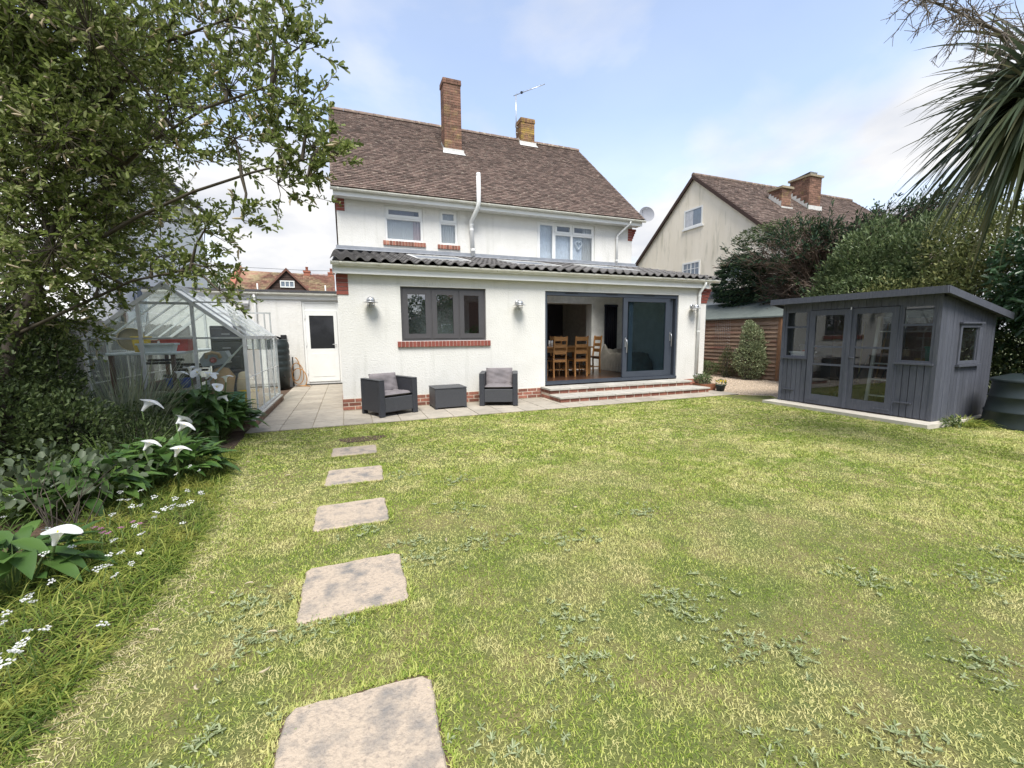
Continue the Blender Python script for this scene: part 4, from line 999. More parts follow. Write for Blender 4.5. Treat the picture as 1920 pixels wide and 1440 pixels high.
for ya, yb, hd in ((-3.88, -3.19, 1), (-4.585, -3.89, -1)):
    d = slab_holes(ya+.003, yb-.003, .06, 1.82, 8.385, 8.43, [(ya+.095, yb-.095, .24, .80), (ya+.095, yb-.095, .835, 1.13), (ya+.095, yb-.095, 1.165, 1.725)], lambda u, v, w: (w, u, v)).build('door', SHEDP, S)
    for z0, z1 in ((.24, .80), (.835, 1.13), (1.165, 1.725)): sbox('pane', ya+.092, yb-.092, z0-.003, z1+.003, 8.404, 8.408, GLASSS, d)
    sbox('hinge_strap', (yb-.25 if hd > 0 else ya+.02), (yb-.02 if hd > 0 else ya+.25), .12, .14, 8.376, 8.3845, parent=d)
    if hd < 0:
        sbox('astragal', yb-.02, yb+.03, .06, 1.82, 8.368, 8.3845, parent=d)
        MB().tube([(8.384, yb-.04, .97), (8.345, yb-.04, .97), (8.335, yb-.13, .965)], .012, 6).build('handle', SHEDP, d)
        MB().lathe([(.012, 0), (.012, .05)], (8.375, yb-.0, 1.80), 8).build('bolt', GALV, d)
for y in (-3.185, -4.595): sbox('door_jamb', y-.012+(.0 if y > -4 else 0), y+.012, .05, 1.83, 8.395, 8.45)
sw = (8.97, 9.46, .95, 1.47)
nb = 17
for k in range(nb):                                         # side facing the lawn
    x0 = 8.46+k*(SXB-8.46)/nb; x1 = 8.46+(k+1)*(SXB-8.46)/nb
    for z0, z1 in ([(.03, .94), (1.48, zr(x1)-.06)] if x0 > sw[0]-.06 and x1 < sw[1]+.07 else [(.03, zr(x1)-.06)]):
        block('board', SHEDP, S, x0+.002, x1-.002, SY0-.004, SY0+.016, z0, z1, .001)
f = slab_holes(sw[0]-.05, sw[1]+.05, sw[2]-.05, sw[3]+.05, SY0-.022, SY0+.03, [sw], lambda u, v, w: (u, w, v)).build('window', SHEDP, S)
solid('pane', GLASSS, f, sw[0]-.003, sw[1]+.003, SY0, SY0+.004, sw[2]-.003, sw[3]+.003)
solid('drip_bar', SHEDP, f, sw[0]-.08, sw[1]+.08, SY0-.05, SY0-.004, sw[3]+.06, sw[3]+.085); solid('sill', SHEDP, f, sw[0]-.08, sw[1]+.08, SY0-.06, SY0-.004, sw[2]-.085, sw[2]-.055)
MB().prism([(8.46, .03), (SXB, .03), (SXB, zr(SXB)-.06), (8.46, zr(8.46)-.06)], SY1-.02, SY1, 'y').build('side_wall', SHEDP, S)
solid('back_wall', SHEDI, S, SXB-.03, SXB, SY0+.02, SY1-.021, .03, zr(SXB)-.06)
solid('floor', SHEDI, S, 8.46, SXB-.03, SY0+.02, SY1-.021, .036, .07)
# contents seen through the glass
tub('storage_tub', 'white storage tub on the sill inside the summerhouse front window', 'tub', (8.62, -2.93, .93), (.09, .17), (.10, .19), .10, WHTP, True, True)
t = thing('dustpan', 'red dustpan lying in the white tub inside the summerhouse', 'dustpan', (8.62, -3.02, 1.04))
MB().prism([(-3.10, 1.042), (-2.94, 1.042), (-2.97, 1.06), (-3.08, 1.12), (-3.10, 1.10)], 8.56, 8.68, 'x').build('pan', REDP, t); MB().tube([(8.62, -3.09, 1.09), (8.62, -3.20, 1.13)], .014, 6).build('grip', REDP, t)
tub('bucket', 'grey bucket behind the white tub in the summerhouse window', 'bucket', (8.86, -2.86, .90), .10, .13, .26, pmat('bucket_grey', (.25, .26, .28), .5))
t = thing('shelf_unit', 'timber shelf along the summerhouse side wall holding the grey bucket', 'shelf', (8.8, -2.9, .07)); solid('top', SHEDI, t, 8.5, 9.6, -3.10, -2.68, .872, .898); solid('leg', SHEDI, t, 9.5, 9.55, -3.05, -3.0, .07, .872); solid('leg', SHEDI, t, 8.52, 8.57, -3.05, -3.0, .07, .872)
tub('watering_tub', 'green tub behind the summerhouse side window', 'tub', (9.12, -4.78, .80), .12, .15, .36, pmat('teal_plastic', (.03, .20, .14), .5))
t = thing('workbench', 'dark workbench inside the summerhouse below the side window', 'workbench', (9.4, -4.75, .07)); solid('top', SHEDI, t, 8.7, 9.92, -5.0, -4.5, .76, .798); 
for x in (8.75, 9.85): solid('leg', SHEDI, t, x-.03, x+.03, -4.9, -4.6, .07, .76)
t = thing('stepladder', 'aluminium stepladder leaning inside the summerhouse doors', 'stepladder', (8.9, -4.2, .07))
for y in (-4.02, -4.38): MB().obox((8.86, y, .86), .03, .05, 1.66, Matrix.Rotation(.13, 3, 'Y')).build('stile', ALU, t)
for k in range(5): MB().obox((8.76+.04*k, -4.2, .30+.28*k), .07, .32, .02).build('tread', ALU, t)
t = thing('garden_tools', 'long handled rake and broom leaning at the back of the summerhouse', 'tools', (9.5, -3.6, .07))
MB().tube([(9.5, -3.45, .07), (9.85, -3.3, 1.60)], .014, 6).build('broom', pmat('straw', (.45, .36, .16), .8), t); MB().tube([(9.4, -3.75, .07), (9.86, -3.7, 1.58)], .014, 6).build('rake', OAK, t)
solid('broom_head', DKTIM, t, 9.4, 9.6, -3.6, -3.3, .072, .16)
t = thing('blinds_roll', 'dark hanging curtain at the back of the summerhouse', 'curtain', (9.9, -3.5, 1.0)); solid('cloth', INTD, t, 9.90, 9.93, -3.95, -3.1, 1.12, 1.70); solid('rail', DKTIM, t, 9.88, 9.94, -4.0, -3.05, 1.08, 1.118)
t = thing('lawn_mower', 'black lawn mower stored on the summerhouse floor', 'lawn mower', (9.2, -3.6, .07))
solid('deck', BLACK, t, 8.95, 9.5, -3.85, -3.4, .13, .40, b=.05)
for x in (9.05, 9.42):
    for y in (-3.88, -3.37): MB().lathe([(0, -.025), (.10, -.025), (.10, .025), (0, .025)], (x, y, .172), 16, 'y').build('wheel', BLACK, t)
MB().tube([(9.45, -3.82, .38), (9.85, -3.82, .95), (9.85, -3.42, .95), (9.45, -3.42, .38)], .014, 6).build('handle', BLACK, t)

# compost bin
t = thing('compost_bin', 'dark green conical compost bin with lid beside the summerhouse', 'compost bin', (9.50, -5.66, 0))
c = (9.50, -5.66, -.03)
pr = [(.0, 0), (.41, 0), (.41, .02)]
for k in range(3):
    z = .03+k*.22; r0 = .405-.028*k
    pr += [(r0, z+.02), (r0-.022, z+.19), (r0-.010, z+.205), (r0-.012, z+.22)]
pr += [(.315, .70), (.30, .72)]
MB().lathe(pr, c, 36).build('bin', PLGREEN, t)
MB().lathe([(.355, .69), (.36, .715), (.345, .73), (.15, .80), (.12, .795), (0, .80)], c, 36).build('lid', PLGREEN, t)
MB().tube([(9.43, -5.66, .775), (9.44, -5.66, .80), (9.56, -5.66, .80), (9.57, -5.66, .775)], .016, 8).build('lid_handle', PLGREEN, t)
A = math.atan2(-.55, -.35)
hp = Vector((9.50+.40*math.cos(-1.9), -5.66+.40*math.sin(-1.9), 0)); nr = Vector((math.cos(-1.9), math.sin(-1.9), 0)); tg = Vector((-nr.y, nr.x, 0))
MB().tube([hp-tg*.14+Vector((0, 0, -.02)), hp-tg*.14+Vector((0, 0, .20)), hp-tg*.09+Vector((0, 0, .245))-nr*.01, hp+tg*.09+Vector((0, 0, .245))-nr*.01, hp+tg*.14+Vector((0, 0, .20)), hp+tg*.14+Vector((0, 0, -.02))], .03, 8).build('hatch_frame', PLGREEN, t)

# ================================================================== BROWN SHED BEHIND THE GRAVEL
B = thing('garage_shed', 'brown lap-boarded shed with green felt roof behind the gravel', 'shed', (13.2, 2, 0))
bx = 12.0
for k in range(15):
    z = .02+k*.125
    MB().add([(bx-.055, .06, z), (bx-.055, 6.0, z), (bx-.012, 6.0, z+.135), (bx-.012, .06, z+.135), (bx, .06, z+.004), (bx, 6.0, z+.004)], [(0, 3, 2, 1), (0, 1, 5, 4), (0, 4, 3)]).build('lap_board', FENCEB, B)
solid('wall_core', FENCEB, B, bx+.001, 14.2, .08, 6.0, -.03, 1.93)
for y0, y1 in ((-.06, 6.2), ):
    MB().add([(bx-.14, y0, 1.90), (bx-.14, y1, 1.90), (13.1, y1, 2.48), (13.1, y0, 2.48), (14.34, y1, 1.90), (14.34, y0, 1.90),
              (bx-.14, y0, 1.86), (bx-.14, y1, 1.86), (13.1, y1, 2.44), (13.1, y0, 2.44), (14.34, y1, 1.86), (14.34, y0, 1.86)],
             [(0, 3, 2, 1), (3, 5, 4, 2), (0, 1, 7, 6), (0, 6, 9, 3), (3, 9, 11, 5), (6, 7, 8, 9), (9, 8, 10, 11)]).build('felt_roof', FELTG, B)
solid('corner_post', POST, B, bx-.075, bx+.03, .0, .075, -.03, 1.86)
t = thing('trellis_wire', 'fine wire trellis panel fixed to the brown boarded shed', 'trellis', (bx-.03, 2, 0))
for k in range(9): MB().tube([(bx-.064, 1.75+k*.075, .75), (bx-.064, 1.75+k*.075, 1.86)], .0022, 4).build('wire', GALV, t)
for k in range(11): MB().tube([(bx-.066, 1.75, .78+k*.10), (bx-.066, 2.35, .78+k*.10)], .0022, 4).build('wire', GALV, t)

# ================================================================== NEIGHBOUR TO THE RIGHT
NB = thing('neighbour_house', 'cream rendered gable-end house with streaked wall and brown roof', 'house', (18, 6.7, 0))
nx, ny, nzr, sl = 15.0, 6.74, 8.34, .83
hw = 5.0; nze = nzr-hw*sl
att, w2, w3, w4 = (6.19, 7.28, 6.20, 7.02), (6.22, 7.28, 3.70, 4.66), (4.0, 4.82, 3.62, 4.40), (8.9, 9.8, 3.7, 4.66)
MBw = slab_holes(ny-hw, ny+hw, -.05, nze, nx, nx+.3, [(w2[0], w2[1], w2[2], nze), (w3[0], w3[1], w3[2], nze), (w4[0], w4[1], w4[2], nze)] if False else [], lambda u, v, w: (w, u, v))
# gable wall: rectangle below, triangle above, with openings recessed by separate window units
MB().prism([(ny-hw, -.05), (ny+hw, -.05), (ny+hw, nze), (ny, nzr), (ny-hw, nze)], nx, nx+.3, 'x').build('gable_wall', CREAM, NB)
solid('rear_wall', CREAM, NB, nx+.3, nx+11, ny-hw, ny-hw+.3, -.05, nze)
solid('front_wall', CREAM, NB, nx+.3, nx+11, ny+hw-.3, ny+hw, -.05, nze)
nr_ = MB().add([(nx-.12, ny, nzr+.10), (nx+11, ny, nzr+.10), (nx+11, ny-hw-.3, nze-.3*sl+.10), (nx-.12, ny-hw-.3, nze-.3*sl+.10), (nx-.12, ny+hw+.3, nze-.3*sl+.10), (nx+11, ny+hw+.3, nze-.3*sl+.10),
          (nx-.12, ny, nzr+.02), (nx+11, ny, nzr+.02), (nx+11, ny-hw-.3, nze-.3*sl+.02), (nx-.12, ny-hw-.3, nze-.3*sl+.02), (nx-.12, ny+hw+.3, nze-.3*sl+.02), (nx+11, ny+hw+.3, nze-.3*sl+.02)],
         [(0, 3, 2, 1), (0, 1, 5, 4), (6, 7, 8, 9), (6, 10, 11, 7), (0, 6, 9, 3), (0, 4, 10, 6), (3, 9, 8, 2)]).build('roof', ROOFD, NB)
V, F = [], []; sL = math.hypot(1, sl); g, tw = .12, .20
for j in range(int((hw+.3)*sL/g)):
    for i in range(int(11.1/tw)):
        x0 = nx-.12+(i+.5*(j % 2))*tw; x1 = x0+tw-.008; v = j*g+random.uniform(-.006, .006)
        yy = lambda v_, w_: (ny-hw-.3+v_/sL-sl/sL*w_, nze-.3*sl+.10+v_*sl/sL+w_/sL)
        l = random.uniform(.016, .030); a = yy(v, l); b_ = yy(v+g+.02, .004); c_ = yy(v, .004)
        o = len(V); V += [(x0, *a), (x1, *a), (x1, *b_), (x0, *b_), (x0, *c_), (x1, *c_)]; F += [(o, o+1, o+2, o+3), (o+4, o+5, o+1, o)]
q = MB().add(V, F).build('roof_tiles', ROOFT, nr_); q['kind'] = 'stuff'
for k in range(25): 
    x = nx-.12+k*.44; MB().tube([(x, ny, nzr+.10), (x+.43, ny, nzr+.10)], .10, 8).build('ridge_tile', RIDGE, nr_)
for s_ in (-1, 1): MB().add([(nx-.14, ny, nzr+.10), (nx-.14, ny+s_*(hw+.3), nze-.3*sl+.10), (nx-.14, ny+s_*(hw+.3), nze-.3*sl-.06), (nx-.14, ny, nzr-.08), (nx-.12, ny, nzr+.10), (nx-.12, ny+s_*(hw+.3), nze-.3*sl+.10), (nx-.12, ny+s_*(hw+.3), nze-.3*sl-.06), (nx-.12, ny, nzr-.08)],
        [(0, 1, 2, 3), (7, 6, 5, 4), (0, 4, 5, 1), (3, 2, 6, 7)]).build('barge_board', DKTIM, nr_)
def nwin(y0, y1, z0, z1, cols, rows, lab=None):
    f = slab_holes(y0, y1, z0, z1, nx-.03, nx+.02, [(y0+.07+(y1-y0-.14)*i/cols+(.02 if i else 0), y0+.07+(y1-y0-.14)*(i+1)/cols-(.02 if i < cols-1 else 0), z0+.07, z1-.07) for i in range(cols)], lambda u, v, w: (w, u, v)).build('window', UPVC, NB)
    solid('pane', pmat('far_window_glass', (.16, .20, .25), .06, spec=.9), f, nx-.012, nx-.002, y0+.06, y1-.06, z0+.06, z1-.06)
    if rows > 1:
        for i in range(cols*2-1): 
            y = y0+.07+(y1-y0-.14)*(i+1)/(cols*2); solid('glazing_bar', UPVC, f, nx-.022, nx-.013, y-.012, y+.012, z0+.06, z1-.06)
        for r_ in range(1, rows): z = z0+(z1-z0)*r_/rows; solid('glazing_bar', UPVC, f, nx-.0235, nx-.013, y0+.06, y1-.06, z-.012, z+.012)
    solid('sill', UPVC, f, nx-.07, nx-.001, y0-.07, y1+.07, z0-.08, z0-.002)
    return f
f = nwin(*att, 1, 1); 
mb = MB(); n = 24; vs = [(nx-.014-.004*math.sin(i*1.4), 6.27+.42*i/n+.48, 6.28+.66*k) for k in (0, 1) for i in range(n+1)]
mb.add(vs, [(i, i+1, n+2+i, n+1+i) for i in range(n)], True).build('curtain', pmat('white_curtain', (.66, .66, .68), .9), f)
nwin(*w2, 2, 3); nwin(*w3, 2, 3); nwin(*w4, 2, 3)
def nchim(x0, x1, y0, y1, z0, z1, lab):
    ch = MB().box(x0+.01, x1-.01, y0+.01, y1-.01, z0, z1).build('chimney', MORTAR_D, NB); ch['label'] = lab
    for k in range(int((z1-z0-.1)/.095)):
        z = z1-.10-(k+1)*.095; a = x0-(k % 2)*.14
        while a < x1-.03:
            s, e = max(a, x0), min(a+.27, x1); a += .28
            if e-s > .04: block('brick', BRICK_CH, ch, s, e, y0, y0+.1, z, z+.085)
        a = y0+.105-(k % 2)*.14
        while a < y1-.03:
            s, e = max(a, y0+.105), min(a+.27, y1); a += .28
            if e-s > .04: block('brick', BRICK_CH, ch, x0, x0+.1, s, e, z, z+.085)
    solid('capping', MORTAR_D, ch, x0-.06, x1+.06, y0-.06, y1+.06, z1-.09, z1)
    solid('flashing', LEADP, ch, x0-.05, x1+.06, y0-.05, y0-.002, z0+.02, z0+.26)
    for k in range(5):
        ya, yb = y0+(y1-y0)*k/5, y0+(y1-y0)*(k+1)/5; zz_ = nzr+.12-(ny-ya)*sl
        MB().add([(x0-.012, ya, zz_), (x0-.012, yb, zz_+(yb-ya)*sl), (x0-.012, yb, zz_+.26), (x0-.012, ya, zz_+.26)], [(0, 1, 2, 3)]).build('flashing', LEADP, ch)
    return ch
nchim(18.0, 18.6, 4.80, 5.42, 6.60, 7.72, 'lower squat brick chimney on the rear roof slope')
c_ = nchim(20.0, 20.8, 5.0, 5.95, 6.9, 8.52, 'broad brick chimney near the ridge with a slab cap')
MB().add([(20.2, 5.2, 8.52), (20.6, 5.2, 8.52), (20.6, 5.7, 8.52), (20.2, 5.7, 8.52), (20.15, 5.1, 8.68), (20.65, 5.1, 8.68), (20.65, 5.8, 8.60), (20.15, 5.8, 8.60)], [(4, 5, 6, 7), (0, 1, 5, 4), (2, 3, 7, 6)]).build('cowl', LEADP, c_)
# its flat-roofed outshot
solid('outshot_wall', WHITEH, NB, 13.6, 14.999, 3.2, 8.0, -.05, 2.75); solid('outshot_fascia', SHEDR, NB, 13.45, 14.998, 2.2, 8.1, 2.75, 3.02)
solid('outshot_wall', BRICK, NB, 13.8, 14.997, 1.8, 3.19, -.05, 2.74)

# white house to the left
LH = thing('white_house', 'bright white house wall glimpsed behind the willow and greenhouse', 'house', (-7.5, 7, 0))
slab_holes(3.2, 11.8, -.05, 6.1, -5.3, -5.0, [(5.25, 6.2, 1.75, 2.97)], lambda u, v, w: (w, u, v)).build('wall', WHITEH, LH)
solid('end_wall', WHITEH, LH, -10, -5.301, 3.2, 3.5, -.05, 6.1); solid('end_wall', WHITEH, LH, -10, -5.301, 11.5, 11.8, -.05, 6.1)
f = slab_holes(5.25, 6.2, 1.75, 2.97, -5.16, -5.10, [(5.31, 5.70, 1.82, 2.9), (5.75, 6.14, 1.82, 2.9)], lambda u, v, w: (w, u, v)).build('window', UPVC, LH)
solid('pane', pmat('far_window_glass', (.16, .20, .25), .06), f, -5.14, -5.13, 5.30, 6.15, 1.81, 2.91)
MB().add([(-4.65, 2.9, 6.06), (-4.65, 12.1, 6.06), (-7.6, 12.1, 8.4), (-7.6, 2.9, 8.4), (-4.65, 2.9, 6.2), (-4.65, 12.1, 6.2), (-7.6, 12.1, 8.55), (-7.6, 2.9, 8.55), (-10.5, 2.9, 6.2), (-10.5, 12.1, 6.2)],
         [(0, 3, 2, 1), (4, 5, 6, 7), (0, 1, 5, 4), (0, 4, 7, 3), (1, 2, 6, 5), (7, 6, 9, 8)]).build('roof', DKROOF, LH)
MB().tube([(-4.64, 2.9, 6.08), (-4.64, 12.1, 6.08)], .06, 8).build('gutter', BLACK, LH)
MB().tube([(-4.93, 4.42, 6.0), (-4.93, 4.42, .0)], .05, 8).build('downpipe', pmat('dark_pipe', (.07, .08, .09), .5), LH)

# terracotta house far behind the utility building
FH = thing('terracotta_house', 'distant red tiled house with dark dormer gable above the utility roof', 'house', (-4.5, 33, 0))
solid('wall', pmat('far_brick_wall', (.33, .17, .11), .9), FH, -8.1, -.75, 30.2, 38, -.05, 4.7)
rz0, rz1 = 4.6, 6.75
fr_ = MB().add([(-8.3, 29.8, rz0), (-.55, 29.8, rz0), (-.85, 34.0, rz1+.15), (-8.0, 34.0, rz1+.35), (-8.3, 38.2, rz0), (-.55, 38.2, rz0), (-8.3, 29.8, rz0-.1), (-.55, 29.8, rz0-.1)], [(0, 1, 2, 3), (3, 2, 5, 4), (0, 6, 7, 1), (0, 3, 4), (1, 5, 2)]).build('roof', TERR, FH)
V, F = [], []
for j in range(26):
    for i in range(44):
        t0, t1 = j/26, (j+1.2)/26; lx = -8.3+.3*t0; rx = -.55-.3*t0
        x0 = lx+(rx-lx)*i/44; x1 = lx+(rx-lx)*(i+.95)/44; zt = lambda t: rz0+t*(rz1+.25-rz0)
        o = len(V); h_ = random.uniform(.05, .075)
        V += [(x0, 29.8+4.2*t0, zt(t0)+h_), (x1, 29.8+4.2*t0, zt(t0)+h_), (x1, 29.8+4.2*t1, zt(t1)+.02), (x0, 29.8+4.2*t1, zt(t1)+.02)]; F.append((o, o+1, o+2, o+3))
q = MB().add(V, F).build('roof_tiles', TERR, fr_); q['kind'] = 'stuff'
d = MB().prism([(-5.55, 4.95), (-2.5, 4.95), (-4.03, 6.60)], 28.9, 31.0, 'y').build('dormer', DKTIM, FH)
for k in range(7):
    z = 5.0+k*.2; wv = 1.5*(6.6-z-.1)/1.65
    if wv > .1: solid('weatherboard', DKTIM, d, -4.03-wv, -4.03+wv, 28.86, 28.895, z, z+.17)
for s_ in (-1, 1):
    MB().add([(-4.03, 28.7, 6.72), (-4.03+s_*1.7, 28.7, 4.86), (-4.03+s_*1.7, 28.7, 4.70), (-4.03, 28.7, 6.50), (-4.03, 31.5, 6.72), (-4.03+s_*1.7, 31.5, 4.86)], [(0, 1, 2, 3), (0, 4, 5, 1)]).build('barge_board', pmat('brown_barge', (.15, .07, .05), .8), d)
f = slab_holes(-4.52, -3.52, 5.22, 5.75, 28.80, 28.86, [(-4.45, -4.2, 5.30, 5.67), (-4.14, -3.9, 5.30, 5.67), (-3.84, -3.59, 5.30, 5.67)], lambda u, v, w: (u, w, v)).build('window', UPVC, d)
solid('pane', pmat('far_window_glass', (.16, .20, .25), .06), f, -4.47, -3.57, 28.84, 28.85, 5.27, 5.70)
for x, z in ((-2.95, 6.55), (-.95, 6.5)):
    ch = solid('chimney', TERRB, FH, x-.25, x+.25, 33.6, 34.2, 5.8, z+.55); solid('head', TERRB, ch, x-.3, x+.3, 33.55, 34.25, z+.55, z+.68)
    MB().lathe([(.12, 0), (.10, .3), (.13, .32), (.13, .36), (0, .36)], (x, 33.9, z+.68), 12).build('pot', TERRB, ch)
MB().prism([(29.7, 4.5), (34.0, 7.05), (38.3, 4.5), (38.3, 4.8), (34.0, 7.45), (29.7, 4.8)], -8.42, -8.0, 'x').build('parapet', TERRB, FH)
for x in (-6.2, -1.35): MB().tube([(x, 29.6, 4.6), (x, 29.6, 5.55)], .05, 6).build('vent_pipe', UPVC, FH)
solid('valley_flashing', LEADP, FH, -7.2, -5.2, 29.5, 29.7, 4.95, 5.10)
MB().tube([(-2.95, 33.9, 6.9), (-2.95, 33.9, 8.0)], .02, 5).build('aerial', GALV, FH)
t = thing('overhead_cable', 'thin overhead cable crossing the sky above the distant red roof', 'cable', (-6, 26, 6))
MB().tube([(-14, 26.2, 6.6), (-8, 26, 6.25), (-2, 26, 6.2), (6, 26, 6.5)], .012, 4).build('wire', BLACK, t)

# ================================================================== PATIO FURNITURE
def armchair(name, lab, c, rz):
    t = thing(name, lab, 'armchair', (c[0], c[1], 0), 'charcoal rattan-effect patio armchairs', rz=rz)
    w_, d_ = .765, .675; x0, x1, y0, y1 = -w_/2, w_/2, -d_/2, d_/2
    def sol(nm, m, *b, bv=.008): MB().bbox(*b, b=bv).build(nm, m, t, local=True)
    for s_ in (0, 1):
        xa, xb = (x0, x0+.095) if s_ == 0 else (x1-.095, x1)
        sol('arm_panel', RATTAN, xa, xb, y0+.075, y1-.06, .075, .632); 
        for ya, yb in ((y0, y0+.075), (y1-.06, y1)): sol('leg', RATTAN, xa-.003, xb+.003, ya, yb, 0, .640)
        sol('arm_top', RATTAN2, xa-.006, xb+.006, y0-.004, y1+.004, .640, .655)
    sol('front_panel', RATTAN2, x0+.096, x1-.096, y0+.012, y0+.05, .075, .335)
    sol('back_panel', RATTAN, x0+.096, x1-.096, y1-.06, y1-.01, .075, .640)
    sol('seat_base', RATTAN, x0+.096, x1-.096, y0+.05, y1-.06, .28, .325)
    def cushion(nm, cx_, cy_, cz_, sx, sy, sz, rx):
        n = 14; vs = []; A = Matrix.Rotation(rx, 3, 'X')
        for side in (1, -1):
            for i in range(n+1):
                for j in range(n+1):
                    u, v = i/n*2-1, j/n*2-1; e = (1-abs(u)**5)*(1-abs(v)**5)
                    cr = .012*math.sin(u*9+v*4+cx_*30)*math.sin(v*7-u*3)*e + (-.020*math.exp(-(u*u+v*v)*9)) + .008*math.sin(14*math.atan2(v, u))*min(1, (u*u+v*v)*2)*e
                    p = A @ Vector((u*sx/2, v*sy/2, side*(sz/2*(e**.35)) + (cr if side > 0 else 0))); vs.append((cx_+p.x, cy_+p.y, cz_+p.z))
        m_ = n+1; o = m_*m_; fs = []
        for i in range(n):
            for j in range(n):
                a = i*m_+j; fs += [(a, a+m_, a+m_+1, a+1), (o+a, o+a+1, o+a+m_+1, o+a+m_)]
        MB().add(vs, fs, True).build(nm, CUSH, t, local=True)
    cushion('seat_cushion', 0, -.02, .375, .565, .57, .085, -.02)
    cushion('back_cushion', 0, .185, .545, .555, .37, .10, 1.30)
armchair('armchair', 'charcoal patio armchair turned at an angle, left of the low table', (.805, -.685), R(25.5))
armchair('armchair', 'charcoal patio armchair facing the lawn, between low table and steps', (3.02, -.50), R(-21.7))
t = thing('patio_table', 'low charcoal rattan-effect storage table between the two armchairs', 'table', (1.945, -.45, 0), rz=R(2))
MB().bbox(-.315, .315, -.265, .265, .025, .385, b=.008).build('body', RATTAN2, t, local=True)
MB().bbox(-.322, .322, -.272, .272, .389, .412, b=.006).build('top', RATTAN2, t, local=True)
for x in (-.29, .29):
    for y in (-.24, .24): MB().box(x-.025, x+.025, y-.025, y+.025, 0, .024).build('foot', RATTAN, t, local=True)

# ================================================================== DINING ROOM
FZ = .28
def dchair():
    t = thing('dining_chair', 'x', 'dining chair', (0, 0, FZ), 'oak ladder-back dining chairs', rz=.0001)
    def bx_(nm, *b, m=OAK): MB().bbox(*b, b=.004).build(nm, m, t, local=True)
    for x in (-.2, .165):
        MB().add([(x, -.21, 0), (x+.035, -.21, 0), (x+.035, -.17, 0), (x, -.17, 0), (x, -.19, .48), (x+.035, -.19, .48), (x+.035, -.15, .48), (x, -.15, .48), (x, -.25, 1.09), (x+.035, -.25, 1.09), (x+.035, -.22, 1.09), (x, -.22, 1.09)],
                 [(0, 3, 2, 1), (8, 9, 10, 11)]+[(b+i, b+(i+1) % 4, b+4+(i+1) % 4, b+4+i) for b in (0, 4) for i in range(4)]).build('back_post', OAK, t, local=True)
        bx_('leg', x, x+.038, .19, .228, 0, .44)
        bx_('side_stretcher', x+.008, x+.028, -.17, .19, .17, .20)
    for z, h_, y in ((.96, .11, -.235), (.78, .09, -.215), (.61, .10, -.20)): bx_('slat', -.165, .165, y-.012, y+.012, z, z+h_)
    bx_('seat_rail', -.165, .165, -.19, -.165, .40, .47); bx_('seat_rail', -.165, .165, .19, .215, .40, .45); bx_('stretcher', -.2, .2, -.01, .02, .175, .20)
    MB().bbox(-.205, .205, -.17, .235, .452, .49, b=.012).build('seat', pmat('brown_leather_seat', (.10, .055, .035), .5), t, local=True)
    return t
proto = dchair(); first = True
for (x, y, rz, lab) in ((5.36, 1.44, 0, 'oak dining chair, second from the door jamb, its back to the garden'), (6.00, 1.44, 0, 'oak dining chair nearest the sliding panel, its back to the garden'), (4.68, 1.46, 0, 'oak dining chair half hidden by the door jamb'),
                        (5.55, 2.75, R(180), 'oak dining chair on the far side of the table, left of its neighbour'), (6.12, 2.75, R(180), 'oak dining chair on the far side of the table near its end'), (6.86, 2.12, R(90), 'shaded oak dining chair at the head of the table')):
    c_ = proto if first else copy_tree(proto); first = False
    c_.location = (x, y, FZ); c_.rotation_euler = (0, 0, rz); c_['label'] = lab
t = thing('dining_table', 'long oak dining table with stout square legs inside the room', 'table', (5.3, 2.1, FZ))
solid('top', OAK, t, 3.95, 6.66, 1.62, 2.58, 1.03, 1.07, b=.006)
for x in (4.05, 6.50):
    for y in (1.70, 2.50): solid('leg', OAK, t, x-.05, x+.05, y-.05, y+.05, FZ, 1.03, b=.006)
for y in (1.70, 2.50): solid('apron', OAK, t, 4.10, 6.45, y-.015, y+.015, .92, 1.03)
for x in (4.05, 6.50): solid('apron', OAK, t, x-.015, x+.015, 1.75, 2.45, .92, 1.03)
for x, lab in ((5.47, 'white candle standing on the dining table, the one with a thinner neighbour'), (5.55, 'thin white candle on the dining table')):
    t = thing('candle', lab, 'candle', (x, 2.1, 1.07)); MB().lathe([(0, 0), (.028, 0), (.028, .17), (0, .175)], (x, 2.1, 1.07), 12).build('wax', WHTP, t); MB().lathe([(0, 0), (.04, 0), (.04, .012), (0, .013)], (x, 2.1, 1.0705), 12).build('dish', GALV, t)
t = thing('radiator', 'tall black vertical radiator on the dining room wall', 'radiator', (8.15, 3.05, .7))
for k in range(7): MB().tube([(7.94+k*.07, 3.03, .74), (7.94+k*.07, 3.03, 2.36)], .030, 8).build('column', DARKR, t)
for z in (.78, 2.32): solid('header', DARKR, t, 7.91, 8.40, 3.0, 3.062, z-.03, z+.03)
MB().tube([(7.93, 3.03, .75), (7.93, 3.03, .55), (7.93, 3.066, .5)], .012, 6).build('valve', DARKR, t)
t = thing('draped_armchair', 'low armchair under a crumpled taupe throw beside the radiator', 'armchair', (8.15, 2.3, FZ))
n = 34; vs = []; x0, x1, y0, y1 = 7.62, 8.68, 1.55, 2.92
def hgt(u, v):
    e = min(1, min(u, 1-u, v, 1-v)*9); h_ = .40+.20*(1/(1+math.exp(-(abs(u-.5)-.34)*30))) + .28*(1/(1+math.exp(-(v-.78)*25)))
    return FZ + h_*(e**.6) + .012*math.sin(u*33+v*11)+.010*math.sin(v*41-u*17)
for i in range(n+1):
    for j in range(n+1):
        u, v = i/n, j/n; ed = max(0, 1-min(u, 1-u, v, 1-v)*9)
        vs.append((x0+(x1-x0)*u+.02*ed*math.sin(v*60), y0+(y1-y0)*v+.02*ed*math.sin(u*60), hgt(u, v) if ed < 1 else FZ+.01))
